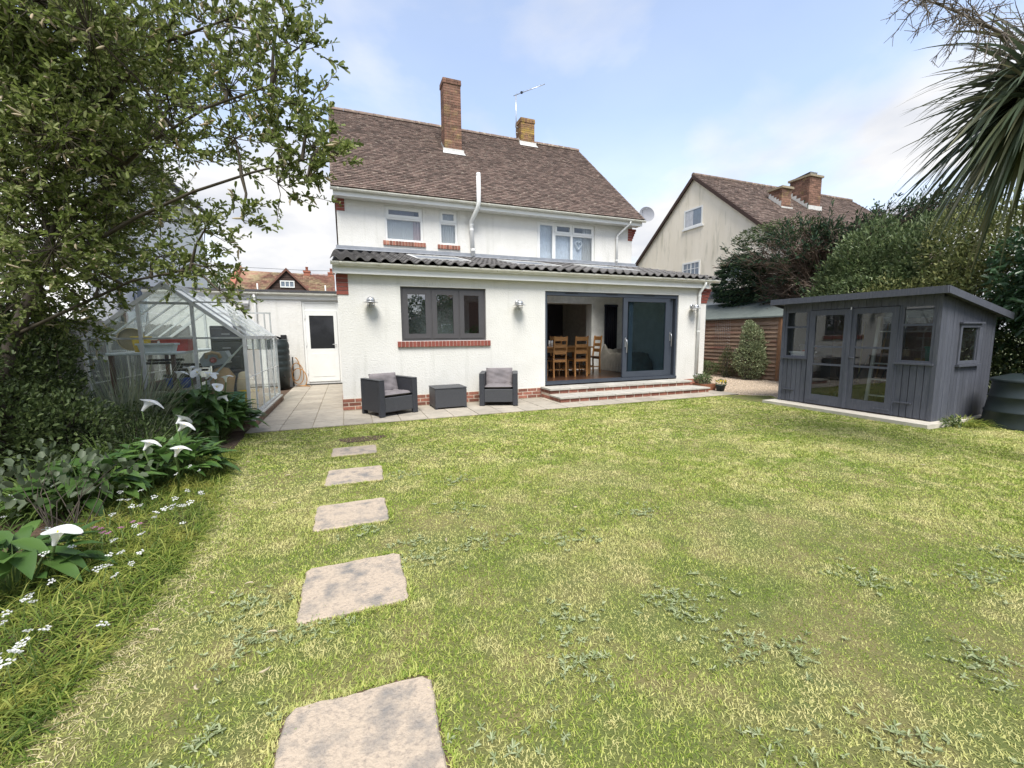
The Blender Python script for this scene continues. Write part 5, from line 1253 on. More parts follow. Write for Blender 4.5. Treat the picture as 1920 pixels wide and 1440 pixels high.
MB().add(vs, [(i*(n+1)+j, (i+1)*(n+1)+j, (i+1)*(n+1)+j+1, i*(n+1)+j+1) for i in range(n) for j in range(n)], True).build('throw', THROW, t)
solid('seat_base', DKTIM, t, 7.75, 8.55, 1.7, 2.8, FZ, FZ+.30)
t = thing('sideboard', 'dark sideboard in the unlit room beyond the dining area', 'sideboard', (5.8, 6.3, FZ)); solid('carcass', DKTIM, t, 4.6, 7.0, 6.1, 6.59, FZ+.08, 1.15, b=.01)
for k in range(3): d = solid('door', DKTIM, t, 4.65+k*.79, 5.40+k*.79, 6.075, 6.099, FZ+.12, 1.10); MB().lathe([(.015, 0), (.02, -.03), (0, -.035)], (5.32+k*.79, 6.075, .8), 8, 'y').build('knob', GALV, d)
for x in (4.7, 6.9): solid('leg', DKTIM, t, x-.04, x+.04, 6.2, 6.5, FZ, FZ+.08)
t = thing('window_ornament', 'white upright panel with dark squares on the kitchen window sill', 'ornament', (1.72, .22, 1.33))
solid('panel', WHTP, t, 1.685, 1.765, .225, .245, 1.32, 1.74, b=.004)
for k, z in enumerate((1.38, 1.44, 1.50, 1.56, 1.62)): solid('square', BLACK, t, 1.712, 1.738, .220, .2245, z, z+.03)
solid('inner_sill', UPVC, H, 1.16, 2.91, .20, .38, 1.285, 1.315)
t = thing('heart_wreath', 'white heart wreath hanging in the upper bedroom window', 'decoration', (7.03, 3.2, 4.2))
pts = [(7.03+.105*math.sin(a)**3*1.05, 3.215, 4.19+.0105*(13*math.cos(a)-5*math.cos(2*a)-2*math.cos(3*a)-math.cos(4*a))*.85) for a in [2*math.pi*k/40 for k in range(41)]]
MB().tube(pts, .022, 8).build('heart', WHTP, t)
MB().tube([(7.03, 3.215, 4.24), (7.03, 3.215, 4.42)], .003, 4).build('cord', WHTP, t)

# ================================================================== PLANTING
LF_WIL = leafmat('willow_leaf', [(.075, .105, .024), (.135, .180, .044), (.205, .250, .068), (.31, .33, .15)], .45, .48)
LF_DARK = leafmat('dark_shrub_leaf', [(0.036, 0.055, 0.019), (0.060, 0.089, 0.029), (0.098, 0.130, 0.043)], .5, .25)
LF_LAUR = leafmat('glossy_laurel_leaf', [(0.032, 0.072, 0.032), (0.051, 0.104, 0.048), (0.080, 0.144, 0.064)], .32, .2, spec=.5)
LF_HEDG = leafmat('hedge_leaf', [(0.062, 0.095, 0.039), (0.103, 0.146, 0.058), (0.188, 0.231, 0.103)], .42, .28)
LF_VAR = leafmat('variegated_leaf', [(0.098, 0.137, 0.065), (0.208, 0.247, 0.130), (0.390, 0.429, 0.247), (0.130, 0.169, 0.091)], .5, .25)
LF_VARY = leafmat('yellow_variegated_leaf', [(0.076, 0.103, 0.032), (0.162, 0.184, 0.065), (0.259, 0.259, 0.097)], .5, .25)
LF_CYP = leafmat('cypress_spray', [(0.020, 0.046, 0.028), (0.033, 0.066, 0.036), (0.064, 0.102, 0.038)], .7, .15)
LF_CYPD = leafmat('dead_cypress_spray', [(0.102, 0.070, 0.050), (0.144, 0.102, 0.074), (0.072, 0.050, 0.038)], .9, .1)
LF_CAL = leafmat('calla_leaf', [(0.043, 0.094, 0.023), (0.070, 0.138, 0.032), (0.116, 0.203, 0.051)], .38, .3, spec=.45)
LF_ROSE = leafmat('dull_rose_leaf', [(0.063, 0.086, 0.045), (0.086, 0.112, 0.063), (0.117, 0.144, 0.086)], .5, .2)
LF_PALM = leafmat('cordyline_leaf', [(0.050, 0.073, 0.046), (0.076, 0.103, 0.059), (0.129, 0.152, 0.083), (0.188, 0.175, 0.100)], .4, .25, spec=.45)
LF_GRASS = leafmat('lawn_blade', [(.15, .235, .030), (.30, .385, .060), (.60, .60, .19), (.22, .32, .046)], .6, .4,
                   patch=[((.74, .67, .33), 1.3, .47, .70, .75), ((.18, .29, .032), .9, .54, .70, .6), ((.74, .66, .34), 5.0, .50, .64, .62)])
LF_LONG = leafmat('long_grass_blade', [(.07, .125, .020), (.14, .21, .034), (.25, .31, .055), (.40, .41, .11)], .55, .4, patch=[((.50, .47, .12), 3.2, .52, .66, .75), ((.06, .12, .02), 2.3, .52, .66, .6)])
LF_ORN = leafmat('blue_grass_blade', [(.16, .19, .12), (.28, .31, .20), (.42, .43, .30)], .6, .3)
LF_WEED = leafmat('plantain_leaf', [(0.184, 0.234, 0.105), (0.271, 0.320, 0.161), (0.383, 0.419, 0.246)], .6, .25)
PETAL = leafmat('white_petal', [(.82, .82, .80), (.76, .77, .76)], .6, .3)
PETPK = leafmat('pink_petal', [(.34, .13, .24), (.46, .24, .36)], .6, .3)
PETYL = leafmat('yellow_petal', [(.75, .58, .02), (.82, .66, .05)], .6, .3)
CATKM = leafmat('catkin', [(.42, .34, .22), (.52, .45, .31), (.36, .30, .18)], .9, .25)

def pip(x, y, poly):
    ins = np.zeros(len(x), bool); n = len(poly)
    for i in range(n):
        (xa, ya), (xb, yb) = poly[i], poly[(i+1) % n]
        c = ((ya > y) != (yb > y)) & (x < (xb-xa)*(y-ya)/(yb-ya+1e-12)+xa); ins ^= c
    return ins
STONES = [(.145, -3.13, .53, .40), (.135, -4.13, .55, .49), (.095, -5.13, .55, .49), (.10, -6.19, .56, .53), (.10, -7.30, .55, .60)]
def lawn_points(n, x0, x1, y0, y1):
    x = rng.uniform(x0, x1, n); y = rng.uniform(y0, y1, n)
    k = pip(x, y, LAWN_POLY)
    for a, b, sx, sy in STONES: k &= ~((np.abs(x-a) < sx*.5+.012) & (np.abs(y-b) < sy*.5+.012))
    k &= ~((x > 8.06) & (y > -5.25)); k &= ~(np.hypot(x-9.56, y+5.62) < .40)
    # keep what stands in front of the lens, with a margin
    dx, dy = x-.1323, y+8.674; fz = dx*.362+dy*.932; rx = dx*.932-dy*.362
    k &= (fz > .25) & (np.abs(rx) < fz*1.30+.6)
    return x[k], y[k]
parts = []
for (y0, y1, den, hl, hh, wd) in ((-8.55, -6.3, 13200, .018, .046, .0040), (-6.3, -4.3, 10500, .020, .048, .0050), (-4.3, -1.5, 5600, .022, .050, .0078)):
    x, y = lawn_points(int((11.0+1.4)*(y1-y0)*den), -1.4, 11.0, y0, y1)
    n = len(x); dist = np.hypot(x-.13, y+8.67)
    keep = rng.random(n) < np.clip(4.6/np.maximum(dist, 1.0), .35, 1.0); x, y, dist = x[keep], y[keep], dist[keep]; n = len(x)
    P_ = np.stack([x, y, np.full(n, -.032)], 1); D_ = rng.normal(size=(n, 3))*.85; D_[:, 2] = 1.0
    clump = .75+.5*np.sin(x*2.1+1.3*np.sin(y*1.7))*np.sin(y*2.6+x)*.5
    parts.append((P_, D_, rng.uniform(hl, hh, n)*clump, wd*np.maximum(1, dist/3.2)*rng.uniform(.7, 1.3, n)))
g_ = blades('lawn_grass', *[np.concatenate([q[i] for q in parts]) for i in range(4)], .25, LF_GRASS, None, segs=2)
tag(g_, 'short mown grass of the lawn with straw coloured dry patches', 'grass', kind='stuff')

# ragged fringe where the turf meets paving and stones
ex, ey, eh = [], [], []
def fringe(x0, y0, x1, y1, n, h):
    t_ = rng.random(n); ex.append(x0+(x1-x0)*t_+rng.normal(size=n)*.012); ey.append(y0+(y1-y0)*t_+rng.normal(size=n)*.014); eh.append(h*rng.uniform(.5, 1.2, n))
fringe(-1.35, -1.525, 8.3, -1.525, 9000, .055); fringe(8.03, -5.24, 8.03, -2.5, 1600, .06); fringe(8.3, -1.52, 9.05, -1.97, 700, .05); fringe(9.05, -1.97, 8.75, -2.4, 600, .05)
for a, b, sx, sy in STONES:
    for s_ in (-1, 1): fringe(a-sx/2, b+s_*(sy/2+.014), a+sx/2, b+s_*(sy/2+.014), 700, .052); fringe(a+s_*(sx/2+.014), b-sy/2, a+s_*(sx/2+.014), b+sy/2, 600, .052)
ex, ey, eh = np.concatenate(ex), np.concatenate(ey), np.concatenate(eh); n = len(ex)
D_ = rng.normal(size=(n, 3))*.6; D_[:, 2] = 1.0
g_ = blades('grass_fringe', np.stack([ex, ey, np.full(n, -.034)], 1), D_, eh, .0055, .35, LF_GRASS, None, segs=3); tag(g_, 'ragged grass fringe along the paving and stepping stones', 'grass', kind='stuff')

# rosettes of broad weeds in the turf
WEED = [(1.57, -6.2), (1.67, -7.15), (1.1, -6.92), (0.5, -5.84), (0.54, -6.08), (0.66, -7.44), (2.92, -7.25), (3.51, -7.54), (1.98, -7.51), (1.52, -7.79), (1.9, -7.94), (-0.32, -6.56), (-0.49, -6.44), (-0.43, -6.16), (1.1, -4.69), (-0.39, -7.02), (1.03, -7.23), (1.95, -7.02), (0.96, -5.99), (0.96, -5.4), (1.67, -6.96), (2.61, -7.83), (1.79, -7.39), (-0.12, -6.51), (0.17, -5.46), (0.62, -4.32), (4.07, -7.45), (2.28, -6.0)]
Pw, Dw, Lw = [], [], []
for x, y in WEED:
    for _ in range(rng.integers(16, 34)):
        cx_, cy_ = x+rng.normal()*.10, y+rng.normal()*.07
        for k in range(rng.integers(6, 11)):
            a = rng.uniform(0, 2*math.pi); Pw.append((cx_, cy_, -.020)); Dw.append((math.cos(a), math.sin(a), rng.uniform(.10, .55))); Lw.append(rng.uniform(.012, .032))
o = leaves('weeds', np.array(Pw), np.array(Dw), np.array(Lw), .26, LF_WEED, None, up=2.0); tag(o, 'grey green plantain rosettes scattered through the lawn', 'weeds', kind='stuff')

for k, (x, y) in enumerate([(-0.82, -6.27), (-0.47, -5.99), (-0.28, -6.5), (-0.27, -6.75), (-0.51, -6.75), (-0.52, -4.69), (-0.51, -3.93), (0.71, -5.91), (1.82, -5.75), (-0.64, -6.01), (-0.33, -4.77), (-1.0, -3.22), (5.8, -6.2), (-0.96, -2.26)]):
    a = random.uniform(0, 6.28); L = random.uniform(.016, .028); d = Vector((math.cos(a), math.sin(a), 0)); s_ = Vector((-d.y, d.x, 0)); c_ = Vector((x, y, .004))
    t = thing('fallen_catkin', 'pale fallen willow catkin lying on the lawn', 'catkin', tuple(c_), 'fallen catkins on the lawn')
    MB().tube([c_-d*L, c_-d*L*.4+s_*.008, c_+d*L*.4+s_*.008, c_+d*L], [.002, .005, .0055, .002], 6).build('catkin', CATKM, t)

# loose gravel
n = 9000; x = rng.uniform(8.35, 12.4, n); y = rng.uniform(-2.4, 3.6, n); k = ~((x > 8.2) & (x < 9.1) & (y > -.1)) & ~((x < 9.05) & (y < -1.5 - (x-8.62)*1.05) & (x > 8.0)) & ~((x > 8.0) & (y < -2.3))
x, y = x[k], y[k]; n = len(x); r_ = rng.uniform(.006, .019, n)
O = np.array([(1, 0, 0), (0, 1, 0), (-1, 0, 0), (0, -1, 0), (0, 0, .6), (0, 0, -.6)], float)
V = np.stack([x, y, np.full(n, -.022)], 1)[:, None, :] + O[None]*r_[:, None, None]*rng.uniform(.7, 1.3, (n, 6, 1)); i = np.arange(n)[:, None]*6
o = np_mesh('gravel', V.reshape(-1, 3), [np.concatenate([i+np.array(f) for f in ((0, 1, 4), (1, 2, 4), (2, 3, 4), (3, 0, 4), (1, 0, 5), (2, 1, 5), (3, 2, 5), (0, 3, 5))])], GRAVS, None)
tag(o, 'loose tan gravel chippings beside the extension', 'gravel', kind='stuff')
t = sheet('bare_patch', [(.26+.30*math.cos(a)*(1+.2*math.sin(3*a)), -2.50+.20*math.sin(a)*(1+.25*math.cos(2*a))) for a in [k*.314 for k in range(20)]], -.022, SOIL)

# ---- generic shrub: stems and leaves filled into lobes
def shrub(name, lab, cat, base, lobes, L, ratio, m, dens, group=None, shell=.45, up=.5, out=.9, stems=True, part='foliage', jit=.6, grav=0.0, par=None, sr=1.0):
    t = par or thing(name, lab, cat, base, group)
    Ps, Ds, Ls = [], [], []
    for (cx_, cy_, cz_, rx, ry, rz) in lobes:
        n = int(dens*(rx*ry+ry*rz+rx*rz)/3*4)
        p, d = ball(n, (cx_, cy_, cz_), (rx, ry, rz), shell)
        # break the outline: push leaves in and out with a lumpy field
        lump = .12*np.sin(d[:, 0]*7+cx_*5)*np.sin(d[:, 1]*6+cy_*7)+.10*np.sin(d[:, 2]*9+d[:, 0]*5)
        lump = lump + np.where(rng.random(len(p)) < .14, rng.uniform(.0, .34, len(p)), 0)*(.5+.5*np.sin(d[:, 0]*11+d[:, 1]*13+cz_*9))
        p = p + d*(lump*min(rx, ry, rz))[:, None]
        k = p[:, 2] > .01; p, d = p[k], d[k]
        dd = d*out + rng.normal(size=p.shape)*jit + np.array([0, 0, up-grav])
        Ps.append(p); Ds.append(dd); Ls.append(L*rng.uniform(.6, 1.25, len(p)))
    leaves(part, np.concatenate(Ps), np.concatenate(Ds), np.concatenate(Ls), ratio, m, t)
    if stems:
        mb = MB()
        for (cx_, cy_, cz_, rx, ry, rz) in lobes:
            for k in range(5):
                e = Vector((cx_+random.uniform(-.6, .6)*rx, cy_+random.uniform(-.6, .6)*ry, cz_+random.uniform(.0, .75)*rz)); b0 = Vector((base[0]+random.uniform(-.08, .08), base[1]+random.uniform(-.08, .08), -.03))
                md = b0.lerp(e, .5)+Vector((random.uniform(-.1, .1), random.uniform(-.1, .1), .05)); mb.tube([b0, md, e], [.022*sr, .014*sr, .005*sr], 5, caps=False)
        mb.build('stems', BARK, t)
    return t

# ================================================================== WILLOW
WL = thing('willow_tree', 'large goat willow with pale catkins overhanging the flower bed', 'tree', (-3.12, -2.95, 0))
LOBES = [(-2.75, -2.63, 4.47, 0.75), (-2.11, -2.77, 4.54, 0.7), (-1.29, -3.44, 4.31, 0.6), (-0.7, -4.01, 4.14, 0.45), (-0.28, -4.41, 3.99, 0.3), (-0.12, -4.61, 3.74, 0.2), (-2.76, -2.61, 3.78, 0.75), (-1.99, -3.02, 3.77, 0.65), (-1.33, -3.51, 3.61, 0.55), (-0.73, -4.07, 3.58, 0.42), (-0.35, -4.46, 3.37, 0.32), (-0.12, -4.67, 3.27, 0.2), (-2.69, -2.72, 3.08, 0.7), (-1.98, -3.11, 3.08, 0.52), (-1.26, -3.7, 3.21, 0.38), (-0.68, -4.26, 3.11, 0.32), (-0.28, -4.65, 2.97, 0.26), (-0.05, -4.85, 2.9, 0.17), (0.14, -4.99, 2.82, 0.1), (-0.1, -4.86, 2.65, 0.16), (-0.33, -4.67, 2.65, 0.15), (-2.89, -2.61, 2.5, 0.65), (-2.16, -3.0, 2.53, 0.48), (-1.51, -3.46, 2.57, 0.36), (-1.02, -4.0, 2.39, 0.24), (-0.65, -4.36, 2.41, 0.13), (-2.92, -2.67, 1.95, 0.5), (-2.24, -3.03, 2.04, 0.33), (-1.53, -3.5, 2.21, 0.24), (-1.06, -3.91, 2.07, 0.2), (-0.93, -4.1, 1.84, 0.14), (-1.31, -3.72, 2.02, 0.17),
         # the far side of the crown, beyond the frame
         (-2.55, -3.45, 2.75, .55), (-2.05, -3.75, 3.15, .5), (-2.5, -3.3, 3.4, .55), (-2.25, -3.65, 2.2, .42), (-2.55, -3.45, 2.05, .30), (-1.7, -3.95, 3.9, .45), (-2.2, -3.5, 4.3, .6), (-2.6, -3.1, 4.1, .6), (-3.3, -2.4, 1.75, .45), (-3.0, -2.1, 1.6, .40), (-3.7, -2.3, 1.6, .5),
         (-3.6, -2.0, 4.3, .8), (-3.7, -3.3, 3.9, .8), (-3.6, -2.2, 3.1, .7), (-2.6, -1.8, 4.2, .8), (-2.3, -1.9, 3.3, .7), (-2.7, -3.6, 4.6, .7), (-2.6, -3.4, 3.6, .6), (-1.6, -2.6, 4.2, .6), (-3.3, -2.2, 2.1, .5), (-2.5, -2.3, 2.5, .5)]
limbs = [[(-3.15, -2.97, -.05), (-3.18, -2.93, .5), (-3.16, -2.90, .95), (-3.02, -2.85, 1.45), (-2.80, -2.85, 1.95), (-2.62, -2.88, 2.4)],
         [(-2.80, -2.85, 1.95), (-2.3, -3.1, 2.30), (-1.7, -3.5, 2.55), (-1.1, -3.95, 2.72), (-.55, -4.4, 2.80), (-.05, -4.85, 2.82)],
         [(-2.62, -2.88, 2.4), (-2.2, -3.0, 2.85), (-1.6, -3.4, 3.25), (-.95, -3.95, 3.45), (-.35, -4.45, 3.5)],
         [(-2.62, -2.88, 2.4), (-2.45, -2.85, 3.1), (-2.0, -3.0, 3.8), (-1.4, -3.4, 4.2), (-.6, -4.1, 4.2)],
         [(-2.62, -2.88, 2.4), (-2.8, -2.7, 3.3), (-2.9, -2.6, 4.2), (-2.7, -2.6, 4.8)],
         [(-3.02, -2.85, 1.45), (-2.4, -3.05, 1.75), (-1.8, -3.4, 1.98), (-1.2, -3.85, 2.05)],
         [(-2.80, -2.85, 1.95), (-3.2, -2.5, 2.6), (-3.6, -2.2, 3.6)]]
lr = [[.085, .075, .065, .055, .045, .035], [.024, .020, .017, .013, .010, .006], [.024, .020, .016, .012, .008], [.026, .022, .018, .014, .008], [.028, .022, .018, .01], [.020, .016, .012, .007], [.028, .02, .012]]
trunk = MB().tube(limbs[0], lr[0], 12).build('trunk', BARK, WL)
bmb = MB()
for L_, r_ in zip(limbs[1:], lr[1:]): bmb.tube(L_, r_, 8, caps=False)
LP = []
for L_ in limbs:
    for a, b in zip(L_[:-1], L_[1:]):
        for k in range(6): LP.append(Vector(a).lerp(Vector(b), k/6))
LP += [Vector(L_[-1]) for L_ in limbs]
hub = np.array((-2.9, -2.8, 2.3))
lp, ld, ll, cat_p, cat_d = [], [], [], [], []
for (lx, ly, lz, lr_) in LOBES:
    c = Vector((lx, ly, lz)); q = min(LP, key=lambda p: (p-c).length + .5*max(0, p.z-c.z))
    md = q.lerp(c, .5)+Vector((random.uniform(-.05, .05), random.uniform(-.05, .05), .04)); bmb.tube([q, md, c], [.016, .011, .007], 5, caps=False)
    nt_ = int((9+62*(lr_/.5)**2)*(1.12 if lx < -1.6 else .72))
    for _ in range(nt_):
        d0 = unit(rng.normal(size=(1, 3)))[0]; p0 = np.array(c)+d0*lr_*rng.random()**.5*.80
        od = np.array(c)-hub; od /= np.linalg.norm(od)+1e-6
        tl = rng.uniform(.18, .36)*(.6+min(lr_, .6))
        td = od*.75 + d0*.55 + rng.normal(size=3)*.45 + np.array([0, 0, .10]); td /= np.linalg.norm(td)
        p1 = p0+td*tl*.5; p2 = p0+td*tl+np.array([0, 0, -.05*tl])
        if rng.random() < .55: bmb.tube([c, Vector(p0), Vector(p1), Vector(p2)], [.005, .0035, .0028, .0015], 3, caps=False)
        else: bmb.tube([Vector(p0), Vector(p1), Vector(p2)], [.003, .0025, .0015], 3, caps=False)
        nl = rng.integers(17, 27)
        tt = rng.uniform(.05, 1.0, nl)[:, None]
        base_ = np.where(tt < .5, p0+(p1-p0)*tt*2, p1+(p2-p1)*(tt*2-1))
        dv = td*.8 + rng.normal(size=(nl, 3))*.75 + np.array([0, 0, .15])
        lp.append(base_); ld.append(dv); ll.append(rng.uniform(.026, .070, nl))
        if rng.random() < .21:
            m_ = rng.integers(1, 4)
            for _k in range(m_): cat_p.append(base_[rng.integers(0, nl)]); cat_d.append(td*.4+rng.normal(size=3)*.5+np.array([0, 0, -.15]))
bmb.build('branches', TWIG, WL)
leaves('crown', np.concatenate(lp), np.concatenate(ld), np.concatenate(ll), .46, LF_WIL, WL, up=.5, widest=.62)
mb = MB()
for p, d in zip(cat_p, cat_d):
    d = Vector(d).normalized(); s_ = d.orthogonal().normalized(); p = Vector(p); L = random.uniform(.05, .10)
    mb.tube([p, p+d*L*.3+s_*.006, p+d*L*.7+s_*.012, p+d*L+s_*.006-Vector((0, 0, .006))], [.004, .0085, .008, .003], 6)
o = mb.build('catkins', CATKM, WL); o['kind'] = 'stuff'

# ================================================================== LEFT BED
shrub('dark_shrub', 'dense dark green shrub below the willow trunk', 'shrub', (-2.95, -2.75, 0), [(-3.05, -2.75, .50, .50, .5, .55), (-3.4, -2.4, .7, .6, .6, .75), (-2.55, -3.2, .40, .42, .45, .45), (-3.0, -3.4, .5, .5, .5, .55), (-3.15, -2.65, 1.10, .50, .50, .50), (-3.45, -2.2, 1.30, .55, .55, .55), (-3.2, -3.5, 1.1, .4, .4, .5)], .05, .5, LF_DARK, 2900)
shrub('mixed_shrub', 'olive green twiggy shrub in front of the pampas clump', 'shrub', (-2.3, -2.5, 0), [(-2.30, -2.55, .28, .42, .35, .34), (-2.0, -2.9, .22, .35, .35, .28)], .045, .4, LF_DARK, 3000)
def tuft(name, lab, cat, c, n, L, w_, m, spread, droop, lean=(0, 0, 0), r=.15, segs=6, part='blades'):
    t = thing(name, lab, cat, c)
    a = rng.uniform(0, 2*math.pi, n); rr = r*np.sqrt(rng.random(n))
    P_ = np.stack([c[0]+rr*np.cos(a), c[1]+rr*np.sin(a), np.full(n, c[2])], 1)
    D_ = np.stack([np.cos(a)*spread, np.sin(a)*spread, np.ones(n)], 1)*1.0 + rng.normal(size=(n, 3))*.22 + np.array(lean)
    blades(part, P_, D_, L*rng.uniform(.55, 1.1, n), w_*rng.uniform(.7, 1.2, n), droop*rng.uniform(.6, 1.3, n), m, t, segs=segs)
    return t
tuft('pampas_grass', 'arching grey green pampas clump against the greenhouse front', 'grass clump', (-2.62, -1.75, -.03), 620, 1.75, .016, LF_ORN, .50, .26, (.05, -.12, 0), .24, 8)
tuft('tall_grass', 'tall green grass clump at the foot of the dark shrub', 'grass clump', (-2.10, -3.25, -.03), 700, .95, .014, leafmat('mid_green_blade', [(0.065, 0.111, 0.026), (0.117, 0.182, 0.046), (0.169, 0.234, 0.065)], .5, .3), .55, .45, (.1, -.1, 0), .3, 6)
tuft('arching_grass', 'arching pale green grass between the dark shrub and the lilies', 'grass clump', (-2.25, -2.55, -.03), 320, 1.05, .014, LF_ORN, .55, .32, (.1, -.15, 0), .25, 7)
tuft('iris_leaves', 'sword shaped leaves in the bed behind the rose', 'grass clump', (-2.30, -3.95, -.03), 460, .70, .020, MATS['mid_green_blade'], .7, .40, (.1, -.1, 0), .35, 6)

def big_leaf(P_, D_, L, W_, droop, m, parent, name='leaves'):
    """broad arrow-shaped leaves on stalks: a curved, folded strip with a wide middle"""
    n = len(P_); D_ = unit(D_); S = np.cross(D_, np.array([0, 0, 1.0])); S = unit(S+1e-6); U = np.cross(S, D_)
    prof = [(0, .04), (.10, .55), (.28, .98), (.5, .90), (.75, .55), (1.0, .0)]
    rows = []
    for t_, wv in prof:
        c = P_+D_*(L*t_)[:, None]+np.array([0, 0, -1.0])*(droop*L*t_**2)[:, None]
        e = (W_*.5*wv)[:, None]; wave = (.10*np.sin(t_*9+P_[:, 0]*31))[:, None]
        rows += [c-S*e+U*e*(.35+wave), c, c+S*e+U*e*(.35-wave)]
    V = np.stack(rows, 1).reshape(-1, 3); k = len(prof)*3; i = np.arange(n)[:, None]*k
    F = [np.concatenate([i+np.array([3*a+b, 3*a+b+1, 3*a+b+4, 3*a+b+3]) for a in range(len(prof)-1) for b in (0, 1)])]
    o = np_mesh(name, V, F, m, parent, smooth=True); return o
def calla_clump(lab, c, n, r, hmax, Lf):
    t = thing('calla_plant', lab, 'plant', (c[0], c[1], 0))
    a = rng.uniform(0, 2*math.pi, n); rr = r*np.sqrt(rng.random(n)); h = hmax*(1-.65*(rr/r)**2)*rng.uniform(.5, 1.0, n)
    P_ = np.stack([c[0]+rr*np.cos(a), c[1]+rr*np.sin(a)*.8, h], 1)
    D_ = np.stack([np.cos(a), np.sin(a), np.full(n, .45)], 1)+rng.normal(size=(n, 3))*.35
    big_leaf(P_, D_, Lf*rng.uniform(.7, 1.2, n), Lf*.40*rng.uniform(.7, 1.2, n), rng.uniform(.2, .6, n), LF_CAL, t)
    B_ = np.stack([c[0]+rr*.45*np.cos(a), c[1]+rr*.45*np.sin(a), np.full(n, -.03)], 1)
    Dd = P_-B_; ln = np.linalg.norm(Dd, axis=1)
    blades('stalks', B_, Dd, ln, .016, .0, leafmat('calla_stalk', [(.10, .16, .05), (.14, .2, .07)], .5, .2) if 'calla_stalk' not in MATS else MATS['calla_stalk'], t, segs=2, power=6)
    return t
calla_clump('glossy calla lily clump against the greenhouse corner', (-1.86, -1.62), 330, .60, .74, .30)
calla_clump('glossy calla lily clump in mid bed behind the white grass flowers', (-1.62, -3.55), 170, .42, .42, .25)
calla_clump('broad calla lily leaves behind the rose bush', (-2.0, -4.05), 90, .40, .42, .26)
calla_clump('calla lily leaves around the large flower nearest the camera', (-1.78, -5.45), 60, .30, .28, .24)
def calla(lab, head, size, face, foot, grp='calla lily flowers'):
    """white funnel rolled from one petal: flared lip drawn out to a point on the face side"""
    t = thing('calla_flower', lab, 'flower', foot, grp)
    hd = Vector(head); fv = Vector(face).normalized(); up = Vector((0, 0, 1)); ax = (up*.85+fv*random.uniform(.15, .75)+Vector((random.uniform(-.25, .25), random.uniform(-.3, .2), 0))).normalized(); s_ = fv.cross(up).normalized(); fr_ = s_.cross(ax)*-1
    if fr_.dot(fv) < 0: fr_ = -fr_
    n, m_ = 24, 9; vs = []
    for i in range(m_+1):
        v = i/m_
        for k in range(n+1):
            th = -math.pi*1.04+2.08*math.pi*k/n; c_ = math.cos(th); tip = max(0, c_)**3
            rr = size*(.085+.17*v+.30*v**4)*(1+.75*tip*v**3)*(1+.06*math.sin(3*th)*v)
            hg = size*(1.15*v - .42*v**2*(1-c_)/2 - .30*tip*v**5 - .10*v**8)
            vs.append(hd + ax*hg + (s_*math.sin(th)+fr_*c_)*rr)
    fs = [(i*(n+1)+k, i*(n+1)+k+1, (i+1)*(n+1)+k+1, (i+1)*(n+1)+k) for i in range(m_) for k in range(n)]
    MB().add(vs, fs, True).build('spathe', PETAL, t)
    MB().tube([hd+ax*size*.15, hd+ax*size*.45, hd+ax*size*.78], [.065*size, .065*size, .03*size], 8).build('spadix', PETYL, t)
    ft = Vector(foot); MB().tube([ft, ft.lerp(hd, .5)+Vector((.02, 0, .04)), hd, hd+ax*size*.12], [.009, .008, .008, .07*size], 8).build('stem', MATS['calla_stalk'], t)
calla('large white calla lily lowest in the bed, nearest the camera', (-1.50, -5.58, .24), .115, (.95, .1, 0), (-1.62, -5.5, -.03))
calla('wide open white calla lily topmost in the middle of the bed', (-2.02, -2.93, .62), .155, (1, .2, 0), (-1.95, -3.1, -.03))
calla('white calla lily, upper of the pair right of the topmost flower', (-1.66, -3.13, .48), .12, (.5, .5, 0), (-1.62, -3.3, -.03))
calla('white calla lily, lower of the pair right of the topmost flower', (-1.56, -3.40, .45), .125, (1, .1, 0), (-1.55, -3.5, -.03))
calla('small white calla lily in the middle of the rose leaves', (-1.62, -4.05, .42), .105, (1, .2, 0), (-1.6, -4.0, -.03))
calla('small white calla lily at the lawn side of the mid bed clump', (-1.33, -4.25, .38), .105, (1, .3, 0), (-1.42, -4.0, -.03))
CLAB = ['white calla lily at the back left of the greenhouse clump', 'tallest white calla lily of the greenhouse clump', 'white calla lily in the centre of the greenhouse clump', 'white calla lily just right of centre in the greenhouse clump', 'white calla lily behind the others towards the greenhouse corner', 'white calla lily highest at the corner post side of the greenhouse clump', 'white calla lily halfway down the lawn side of the greenhouse clump', 'lowest white calla lily of the greenhouse clump, nearest the patio']
for k, (x, y, z) in enumerate(((-2.05, -1.72, .95), (-1.95, -1.55, 1.0), (-1.82, -1.62, .97), (-1.72, -1.75, .93), (-1.66, -1.55, .90), (-1.52, -1.62, .86), (-1.58, -1.9, .78), (-1.45, -1.9, .62))):
    calla(CLAB[k], (x, y, z-.08), .115, (math.cos(k*2.3), .6*math.sin(k*1.9), 0), (x*.6-1.86*.4, y*.6-1.62*.4, -.03), 'calla lilies against the greenhouse')
shrub('rose_bush', 'rose bush with dull grey green leaves and bare thorny stems', 'shrub', (-1.85, -4.75, 0), [(-1.95, -4.75, .40, .36, .38, .22), (-1.62, -4.60, .38, .28, .25, .18), (-2.2, -4.4, .40, .3, .3, .2)], .064, .78, LF_ROSE, 210, up=1.6, shell=.2, sr=.22)

